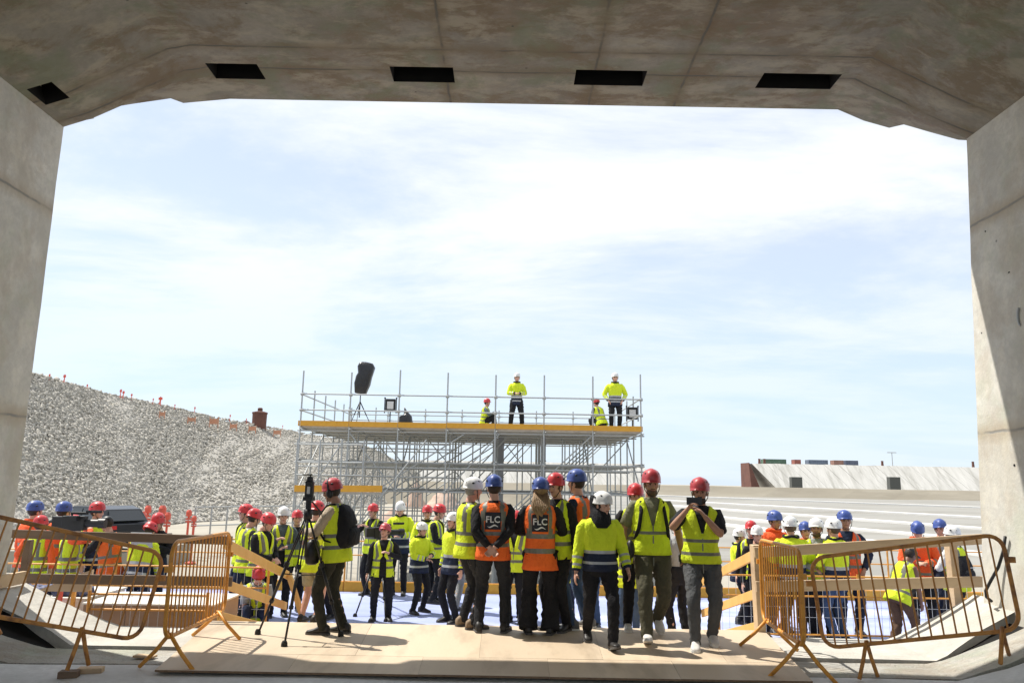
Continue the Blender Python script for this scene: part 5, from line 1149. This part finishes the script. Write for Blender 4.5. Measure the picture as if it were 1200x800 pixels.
pH = person('broad bearded person walking in dark red helmet, yellow vest and olive trousers', 765, 747, FZ, 542, rz=178, near=True, helmet='maroon', hair='brown', beard=True, skin='tan', shirt='olivetee', sleeve='short', vest='yellow', legs='olive', shoes='white', arms=(((.31, .07, -.02), (.5, -1, 0), .8), ((.30, .05, -.02), (.5, -1, 0), .7)), head=(3, 8), feet=((-.10, -.30, .09, 5), (.10, .34, 0.0, 5)), pz=.885, sx=1.12, vlong=-.13, bands=(6,), braces=False)
pI = person('bearded person in yellow vest filming with a phone held to the face', 825, 757, FZ, 554, rz=172, near=True, helmet='maroon', hair='dark', beard=True, skin='tan', shirt='charcoal', sleeve='short', vest='yellow', legs='grey', shoes='white', arms=(((.02, .24, .44), (.75, -.1, -1), .9), ((.17, .29, .50), (.8, -.2, -1), .9)), head=(-6, 6), feet=((-.10, -.12, .03, 5), (.10, .20, 0.0, 6)), pz=.905, sx=1.05, vlong=-.12, bands=(2, 6), braces=False)
person('person in a red helmet and yellow vest hidden behind the shoulder of the broad walker', 746, 737, FZ, 563, Y=9.15, rz=185, helmet='red', vest='yellow', legs='black', shoes='white', skin='fair', head=(-5, 8))
# on the ramp and the blue deck, centre
person('red helmeted person in jeans seen between the hooded walker and the broad walker', 737, 732, ZD, 587, Y=12.6, rz=170, helmet='red', vest='yellow', shirt='navy', legs='jeans', shoes='black', h=1.72)
person('person in a white helmet and grey shirt standing behind the two walking men', 797, 735, ZD, 581, Y=12.4, rz=20, helmet='white', shirt='lgrey', vest=None, legs='black', h=1.9)
person('small person in a red helmet and yellow vest seen between the two orange vests', 601, 727, ZD, 602, rz=4, helmet='red', vest='yellow', legs='black', shoes='grey', arms=('belly', 'belly'))
person('farther red helmet just above the small person between the orange vests', 604, 716, ZD, 588, Y=13.9, rz=160, helmet='red', vest='yellow', legs='black', h=1.86)
person('person in white helmet and light grey trousers hidden behind the side on black sleeves', 541, 716, ZD, 596, rz=-30, helmet='white', vest='yellow', legs='lgrey', shoes='black')
pQ = person('person in dark red helmet with open yellow vest over black, looking up', 446, 727, ZD, 611, rz=188, vox=.011, helmet='maroon', vest='yellow', opened=True, hair='brown', fem=True, legs='black', arms=('chest', 'hang'), head=(-28, -14), feet=((-.13, .0, 0, 12), (.13, .03, 0, 14)))
person('person in white helmet and navy banded yellow jacket turned right beside open vest', 489, 718, ZD, 609, rz=-128, vox=.011, helmet='white', style='jacket', vest='yellow', legs='black', arms=('belly', 'front'), head=(0, 10), feet=((-.15, .0, 0, 14), (.15, .05, 0, 10)))
person('person in a red helmet facing the camera behind the yellow and navy jacket', 497, 703, ZD, 590, rz=186, helmet='red', vest='yellow', style='jacket', legs='black', arms=('belly', 'belly'))
person('red helmeted person turned right behind the navy banded jacket on the blue deck', 508, 706, ZD, 588, rz=-100, helmet='red', vest='yellow', shirt='black', legs='black', arms=('front', 'front'), head=(0, 14))
person('person in a white helmet and yellow jacket looking down behind the camera crew', 466, 697, ZD, 584, rz=176, helmet='white', style='jacket', vest='yellow', legs='black', arms=('belly', 'belly'), head=(0, 24))
pV = person('camera operator in a red helmet standing behind the black television camera', 434, 697, ZD, 588, rz=150, helmet='red', vest='yellow', legs='black', arms=('cam', 'cam'), head=(0, 8))
person('bare legged person in beige shorts, red helmet and yellow vest behind the tripod', 362, 729, -0.42, 584, rz=-22, vox=.011, helmet='red', shirt='black', vest='yellow', legs='khaki', shorts=True, shoes='black', skin='fair', arms=('belly', 'belly'), head=(0, 8), vlong=.02)
person('person whose red helmet shows between the tripod and the backpack carrier', 380, 716, ZD, 588, Y=14.0, rz=150, helmet='red', vest='yellow', legs='black', h=1.86)
person('person in white helmet and open yellow vest over grey blue shirt by yellow railing', 324, 722, ZD, 591, vox=.011, rz=-160, helmet='white', shirt='slate', vest='yellow', opened=True, legs='black', arms=('belly', 'chest'), head=(0, 8))
person('left one of two red helmeted people looking down beside the yellow railing', 284, 722, ZD, 591, Y=13.2, rz=-50, helmet='red', vest='yellow', legs='black', h=1.86, head=(0, 20))
person('right one of two red helmeted people looking down beside the yellow railing', 301, 722, ZD, 597, Y=12.9, rz=-110, helmet='red', vest='yellow', legs='black', h=1.82, arms=('front', 'front'), head=(0, 24))
person('crouching person in a red helmet behind the left yellow ramp railing', 298, 726, ZD, Y=12.4, rz=200, helmet='red', vest='yellow', shirt='lgrey', sleeve='short', legs='navy', shoes='white', h=1.72, pz=.33, lean=26, sit=True, arms=('knee', 'knee'), head=(0, 24), feet=((-.14, .20, 0, 10), (.14, .26, 0, 10)))
person('red helmet just behind the left one of the pair at the yellow railing', 280, 718, ZD, 588, Y=14.2, rz=120, helmet='red', vest='yellow', legs='navy', h=1.88)
person('person in a red helmet half hidden behind the white helmet by the yellow railing', 341, 718, ZD, 598, Y=14.6, rz=200, helmet='red', vest='yellow', legs='black', h=1.78)
person('red helmet far back between the tall blue helmet and the hooded walker', 692, 722, ZD, 590, Y=13.6, rz=150, helmet='red', vest='yellow', legs='jeans', h=1.84)
person('person in dark trousers behind the pair of tall helmets, white helmet barely visible', 663, 724, ZD, 600, Y=13.2, rz=10, helmet='white', vest='yellow', legs='navy', h=1.7)
person('person in a white helmet and yellow jacket just right of the open vest group', 529, 712, ZD, 594, Y=13.8, rz=130, helmet='white', style='jacket', vest='yellow', legs='black', h=1.82)
# right hand group
person('person in white helmet, leftmost of the group behind the right timber guardrail', 868, 730, ZD, 617, rz=-110, helmet='white', style='jacket', vest='yellow', legs='black', arms=('belly', 'belly'), head=(0, 5))
person('person whose red helmet shows behind two white helmets at the right guardrail', 884, 722, ZD, 608, Y=13.8, rz=160, helmet='red', vest='yellow', legs='black')
person('person in a white helmet and dark collar facing the camera above the timber post', 890, 726, ZD, 613, Y=12.9, rz=182, helmet='white', shirt='black', vest=None, legs='black', head=(0, 8))
person('person in blue helmet and red orange jacket just right of the timber post', 911, 722, ZD, 596, Y=13.4, rz=200, helmet='blue', style='jacket', vest='coral', legs='navy', skin='tan', arms=('belly', 'belly'), head=(0, 6))
person('back turned person in white helmet behind the edge on right barrier', 932, 741, ZD, 603, Y=12.7, rz=-12, helmet='white', style='jacket', vest='yellow', legs='brown', hair='brown', arms=('belly', 'belly'))
person('shorter person in a blue helmet and red orange jacket between yellow jackets', 949, 735, ZD, 609, Y=13.2, rz=176, helmet='blue', style='jacket', vest='coral', legs='navy', arms=('hang', 'hang'))
person('bearded person in a white helmet and yellow vest facing left in the right hand group', 963, 738, ZD, 605, Y=12.8, rz=155, helmet='white', beard=True, hair='brown', skin='tan', shirt='lgrey', vest='yellow', legs='black', arms=('belly', 'front'))
person('back turned person in white helmet, yellow jacket and jeans at the right', 985, 744, ZD, 605, Y=12.5, rz=30, helmet='white', style='jacket', vest='yellow', legs='jeans', hair='brown', arms=('belly', 'belly'))
person('person in blue helmet and orange vest over dark sleeves right of the jeans wearer', 997, 735, ZD, 596, Y=13.3, rz=170, helmet='blue', skin='tan', vest='coral', shirt='navy', legs='navy', arms=('hip', 'hip'))
person('person in a blue helmet and red orange jacket looking down near the right timber post', 1083, 735, ZD, 607, Y=13.3, rz=160, helmet='blue', style='jacket', vest='coral', legs='black', arms=('belly', 'belly'), head=(0, 28), h=1.86)
pk = person('bare armed person in dark cap and yellow vest bending forward at the right', 1056, 744, ZD, Y=11.7, rz=-70, helmet='cap', skin='dark', vest='yellow', shirt='black', sleeve='none', legs='brown', h=1.62, lean=24, arms=('down', 'down'), head=(0, 22), feet=((-.14, -.05, 0, 8), (.14, .18, 0, 8)), flare=.3)
person('person in a blue helmet facing the camera right of the timber post', 1110, 730, ZD, 606, Y=13.5, rz=176, helmet='blue', vest=None, shirt='lgrey', legs='navy', skin='fair', h=1.86)
pm = person('person in white helmet with black backpack on a yellow vest near the right pillar', 1125, 722, ZD, 616, Y=12.6, rz=28, helmet='white', vest='yellow', shirt='white', legs='black', arms=('belly', 'belly'), h=1.8)
# left hand group
LG = dict(h=1.9)
person('person in a blue helmet half hidden behind the edge of the left pillar', 22, 740, ZD, 577, Y=13.4, rz=-30, helmet='blue', style='jacket', vest='coral', legs='navy', **LG)
person('person in a blue helmet and red orange jacket standing behind the shoulder camera', 57, 740, ZD, 577, Y=13.3, rz=-20, helmet='blue', style='jacket', vest='coral', legs='navy', arms=('chest', 'chest'), **LG)
person('red helmeted person in yellow vest and orange sleeves next to the left pillar', 31, 740, ZD, 600, Y=12.7, rz=-8, helmet='red', shirt='coral', vest='yellow', legs='navy', h=1.7, arms=('hip', 'hip'), vlong=.06)
pT = person('camera operator in yellow vest shouldering a black camera at the far left', 70, 740, ZD, 598, Y=12.6, rz=-55, helmet='red', shirt='coral', vest='yellow', legs='navy', h=1.72, arms=('up', 'up'), vlong=.06)
person('person in a red helmet and yellow jacket facing right above the black cap', 97, 740, ZD, 578, Y=13.5, rz=-95, helmet='red', style='jacket', vest='yellow', legs='black', **LG)
person('person in black cap and orange vest bending towards the shoulder camera', 121, 740, ZD, 594, Y=12.5, rz=75, helmet='cap', vest='orange', shirt='black', legs='black', h=1.78, lean=9, arms=('cam', 'cam'), head=(0, 14))
pL = person('person in black with a red helmet holding an open silver laptop', 175, 740, ZD, 600, Y=13.0, rz=178, helmet='red', vest=None, shirt='black', legs='navy', h=1.78, arms=('chest', 'chest'), head=(0, 20))
person('stooping red helmeted person in yellow jacket just left of the laptop', 152, 745, ZD, Y=12.5, rz=-15, helmet='red', style='jacket', vest='yellow', legs='navy', h=1.68, lean=14, arms=('down', 'down'), head=(0, 26))
# crew on the scaffold stage
person('seated red helmeted person in yellow vest filming on the scaffold stage', 567, 494, ZT, Y=26.4, rz=-95, helmet='red', shirt='slate', vest='yellow', legs='black', h=1.72, pz=.30, lean=8, sit=True, arms=('cam', 'cam'), feet=((-.13, .42, 0, 8), (.13, .36, 0, 8)), vox=.02)
person('standing person in white helmet and black coat with yellow top amid the stage', 605, 494, ZT, 436, Y=26.2, rz=183, helmet='white', style='jacket', vest='yellow', legs='black', sx=1.15, arms=('belly', 'belly'), h=None, feet=((-.19, 0, 0, 12), (.19, 0, 0, 12)), vox=.02)
person('crouching person in a red helmet and yellow vest at the right end of the stage', 705, 494, ZT, Y=26.2, rz=40, helmet='red', shirt='black', vest='yellow', legs='black', h=1.78, pz=.36, lean=22, sit=True, arms=('knee', 'knee'), feet=((-.14, .22, 0, 8), (.14, .3, 0, 8)), vox=.02)
person('standing person in a white helmet and yellow jacket at the right end of the stage', 721, 494, ZT, 436, Y=26.3, rz=178, helmet='white', style='jacket', vest='yellow', legs='black', arms=('hip', 'hip'), vox=.02)

# ------------------------------------------------------------ carried things and cameras
def held(name, pi, local, cat, label, builder, rot=0.0):
    root = tag(empty(name, wpos(pi, local), pi['root'].rotation_euler.z + rot), label, cat); builder(root); return root
def backpack(root, s=1.0, M=FB['black']):
    mb = MB(); rs = []
    for z, w_, d_, y0 in ((-.02, .10, .05, -.10), (0, .150, .085, -.12), (.12, .172, .115, -.135), (.28, .168, .105, -.13), (.40, .150, .08, -.11), (.47, .10, .05, -.085), (.485, .03, .02, -.08)): rs.append([p * s for p in oval(Matrix.Identity(4), z, w_, d_, 24, y0=y0, e=3, wob=.06)])
    mb.rings(rs); mb.build('pack_body', M, root, smooth=True)
    mb = MB(); rs = [[p * s for p in oval(Matrix.Identity(4), z, w_, d_, 20, y0=-.235, e=3)] for z, w_, d_ in ((.02, .09, .02), (.04, .12, .045), (.16, .125, .05), (.21, .11, .03), (.22, .05, .01))]; mb.rings(rs); mb.build('front_pocket', FB['charcoal'], root, smooth=True)
    for sg in (-1, 1):
        mb = MB(); limb(mb, [Vector(p) * s for p in ((sg * .09, -.08, .42), (sg * .105, -.02, .485), (sg * .115, .07, .47), (sg * .125, .145, .36), (sg * .15, .15, .2), (sg * .18, .05, .08), (sg * .15, -.08, .04))], [.020 * s, .020 * s], 8, flat=.6); mb.build('shoulder_strap', M, root, smooth=True)
    mb = MB(); mb.box((0, -.285 * s, .26 * s), (.14 * s, .008, .012)); mb.build('pocket_trim', M_silver, root)
held('backpack', pA, Vector((0, 0.03, .925 + .05)), 'backpack', 'large black backpack on the back of the person with ear muffs', lambda r_: backpack(r_, 0.93))
held('backpack', pH, Vector((0, 0, .895 + .03)), 'backpack', 'black backpack whose straps cross the vest of the broad bearded walker', lambda r_: backpack(r_, 1.02))
held('backpack', pm, Vector((0, 0, .93)), 'backpack', 'black oval backpack on the yellow vest close to the right pillar', lambda r_: backpack(r_, 0.92))
def phone(root):
    mb = MB(); mb.box((0, 0, 0), (.155, .010, .075)); o = mb.build('phone_body', M_black, root); bevel(o, .004, 2)
    mb = MB(); mb.tube([(.05, .004, .02), (.05, .008, .02)], .009, 10); mb.tube([(.05, .004, -.005), (.05, .008, -.005)], .009, 10); mb.build('camera_lens', M_black, root)
held('mobile_phone', pI, Vector((0.095, .34, .905 + .60)), 'phone', 'black mobile phone held sideways in front of the filming person', phone)
def walkie(root):
    mb = MB(); mb.box((0, 0, 0), (.07, .05, .14)); mb.box((0, .05, .02), (.10, .10, .08)); mb.tube([(0, .07, .02), (0, .17, .02)], .035, 14); o = mb.build('camera_body', M_black, root); bevel(o, .008, 2)
held('camera', pH, Vector((-.31, .12, .80)), 'camera', 'black camera hanging at the hip of the broad bearded walker', walkie)
def glove(root):
    mb = MB(); ball(mb, (0, 0, 0), (.05, .06, .10)); ball(mb, (.02, .02, -.07), (.035, .04, .06)); mb.build('glove_bundle', M_black, root, smooth=True)
held('glove_pouch', pH, Vector((.24, .14, .90)), 'pouch', 'black pouch on the vest front of the broad bearded walker', glove)
def cloth_bag(root):
    mb = MB(); mb.rings([oval(Matrix.Identity(4), z, w_, d_, 18, wob=.1) for z, w_, d_ in ((-.14, .05, .04), (-.12, .10, .06), (0, .115, .07), (.09, .09, .05), (.12, .06, .03))]); mb.build('bag_body', M_black, root, smooth=True)
    mb = MB(); limb(mb, [Vector(p) for p in ((.07, 0, .1), (.12, .0, .3), (.1, -.1, .48), (-.02, -.16, .40))], [.012, .012], 6); mb.build('bag_strap', M_black, root, smooth=True)
held('shoulder_bag', pA, Vector((-.17, .22, .93)), 'bag', 'black round shoulder bag at the hip behind the tripod', cloth_bag)
def hood(root):
    mb = MB(); mb.rings([oval(Matrix.Identity(4), z, a, b, 20, y0=y_, wob=.12) for z, a, b, y_ in ((-.13, .06, .05, .09), (-.08, .105, .08, .05), (-.03, .112, .10, .005), (.03, .10, .098, -.01), (.055, .10, .09, -.035), (.10, .103, .085, -.055), (.16, .100, .085, -.055), (.20, .09, .08, -.05))]); mb.build('scarf_wrap', FB['black'], root, smooth=True)
held('scarf', pG, Vector((0, .01, .895 + .575)), 'scarf', 'black scarf wrapped round the neck of the person in the navy banded jacket', hood)
def laptop(root):
    mb = MB(); mb.box((0, 0, 0), (.34, .24, .015)); mb.build('base', M_silver, root)
    mb = MB(); mb.box((0, .14, .11), (.34, .012, .23), Matrix.Rotation(R(-14), 3, 'X')); mb.build('lid', M_silver, root)
held('laptop', pL, Vector((0, .40, .93 + .33)), 'laptop', 'open silver laptop held by the person in black on the left', laptop)

def tripod(root, apex, feet_w, r_=.014, mid_spread=True):
    """three telescopic legs from the apex to world foot points"""
    off = root.location
    for f_ in feet_w:
        a = apex - off; e = Vector(f_) - off; m1 = a.lerp(e, .42); m2 = a.lerp(e, .72)
        mb = MB(); sdv = (e - a).cross(Vector((0, 0, 1))).normalized() * .018
        mb.tube([a + sdv, m1 + sdv * .8], r_ * .6, 8); mb.tube([a - sdv, m1 - sdv * .8], r_ * .6, 8); mb.tube([m1, m2], r_ * 1.15, 10); mb.tube([m2 - (e - a) * .01, e], r_ * .8, 8)
        lg = mb.build('leg', M_black, root, smooth=True)
        mb = MB(); mb.tube([m1 - (e - a) * .015, m1 + (e - a) * .02], r_ * 2.0, 10); mb.tube([m2 - (e - a) * .01, m2 + (e - a) * .015], r_ * 1.7, 10); mb.build('leg_clamp', M_black, lg)
        mb = MB(); mb.tube([e + Vector((0, 0, .055)), e + Vector((0, 0, .035)), e + Vector((0, 0, .0))], [r_ * 1.4, r_ * 2.1, r_ * 2.3], 12); mb.build('rubber_foot', M_rub, lg)
    a = apex - off
    mb = MB(); mb.tube([a + Vector((0, 0, -.06)), a + Vector((0, 0, .04))], .045, 14); mb.tube([a + Vector((0, 0, -.45)), a], .014, 8); mb.build('centre_column', M_black, root, smooth=True)
    c3 = [a.lerp(Vector(f_) - off, .50) for f_ in feet_w]; cc = sum(c3, Vector()) / 3
    mb = MB(); [mb.tube([q, cc], .006, 6) for q in c3]; mb.build('spreader', M_black, root)
# small camera on the tripod at the front
f1, f2, f3 = P(302, 743, Z=FZ), P(333, 757, Z=FZ), P(396, 744, Z=FZ); f3 = P(372, 747, Z=FZ) + Vector((.22, .1, 0))
ap = P(361, 601, Y=(f1.y + f2.y + f3.y) / 3)
tr = tag(empty('camera_tripod', ((f1.x + f2.x + f3.x) / 3, (f1.y + f2.y + f3.y) / 3, FZ)), 'tall black tripod on the plywood in front of the backpack carrier', 'tripod')
tripod(tr, ap, (f1, f2, f3))
cm = tag(empty('video_camera', ap + Vector((0, 0, .04))), 'small black camera rig on top of the tall tripod at the left', 'camera')
mb = MB(); mb.tube([(0, 0, 0), (0, 0, .10)], .03, 12); mb.box((0, 0, .11), (.10, .12, .04)); mb.tube([(.03, .02, .08), (.14, .16, -.08)], .009, 6); mb.build('fluid_head', M_black, cm, smooth=False)
mb = MB(); mb.box((0, 0, .21), (.085, .07, .17)); mb.box((0, 0, .315), (.06, .05, .05)); o = mb.build('camera_body', M_black, cm); bevel(o, .01, 2)
mb = MB(); mb.box((0, -.04, .20), (.03, .012, .075)); mb.build('screen', M_screen, cm)
mb = MB(); mb.box((-.03, 0, .36), (.10, .03, .012)); mb.tube([(0, 0, .33), (0, 0, .36)], .008, 6); mb.build('top_handle', M_black, cm)
# broadcast camera on the blue deck
f1, f2, f3 = P(416, 722, Z=ZD), P(452, 728, Z=ZD), P(438, 700, Z=ZD)
ap = Vector(((f1.x + f2.x) / 2, (f1.y + f2.y + f3.y) / 3, 0)); ap.z = P(432, 636, Y=ap.y).z
tr = tag(empty('camera_tripod', (ap.x, ap.y, ZD)), 'black tripod on the blue deck carrying the television camera', 'tripod')
tripod(tr, ap, (f1, f2, f3), .017)
def tvcam(root, k=1.0):
    mb = MB(); mb.box((0, 0, .16 * k), (.14 * k, .34 * k, .22 * k)); mb.box((0, -.24 * k, .17 * k), (.11 * k, .16 * k, .18 * k)); mb.box((0, .06 * k, .31 * k), (.04 * k, .26 * k, .04 * k)); mb.box((0, -.05 * k, .29 * k), (.03 * k, .03 * k, .06 * k)); o = mb.build('camera_body', M_black, root); bevel(o, .012, 2)
    mb = MB(); mb.tube([(0, .17 * k, .16 * k), (0, .38 * k, .16 * k)], .06 * k, 16); mb.tube([(0, .36 * k, .16 * k), (0, .46 * k, .16 * k)], .075 * k, 16); mb.build('lens', M_black, root)
    mb = MB(); mb.box((.13 * k, .02 * k, .24 * k), (.12 * k, .16 * k, .07 * k)); mb.build('viewfinder', M_black, root)
    mb = MB(); mb.tube([(.1 * k, .2 * k, .34 * k), (.1 * k, .42 * k, .34 * k)], .022 * k, 10); mb.build('microphone', FB['charcoal'], root)
    mb = MB(); mb.box((0, 0, .03 * k), (.12 * k, .16 * k, .05 * k)); mb.build('base_plate', M_black, root)
r_ = tag(empty('television_camera', ap + Vector((0, 0, .04)), R(-62)), 'large black television camera on the tripod standing on the blue deck', 'camera'); tvcam(r_, 0.95)
q = P(86, 625, Y=12.2); r_ = tag(empty('television_camera', q, R(-85)), 'large black shoulder camera among the helmets at the far left', 'camera'); tvcam(r_, 1.0)
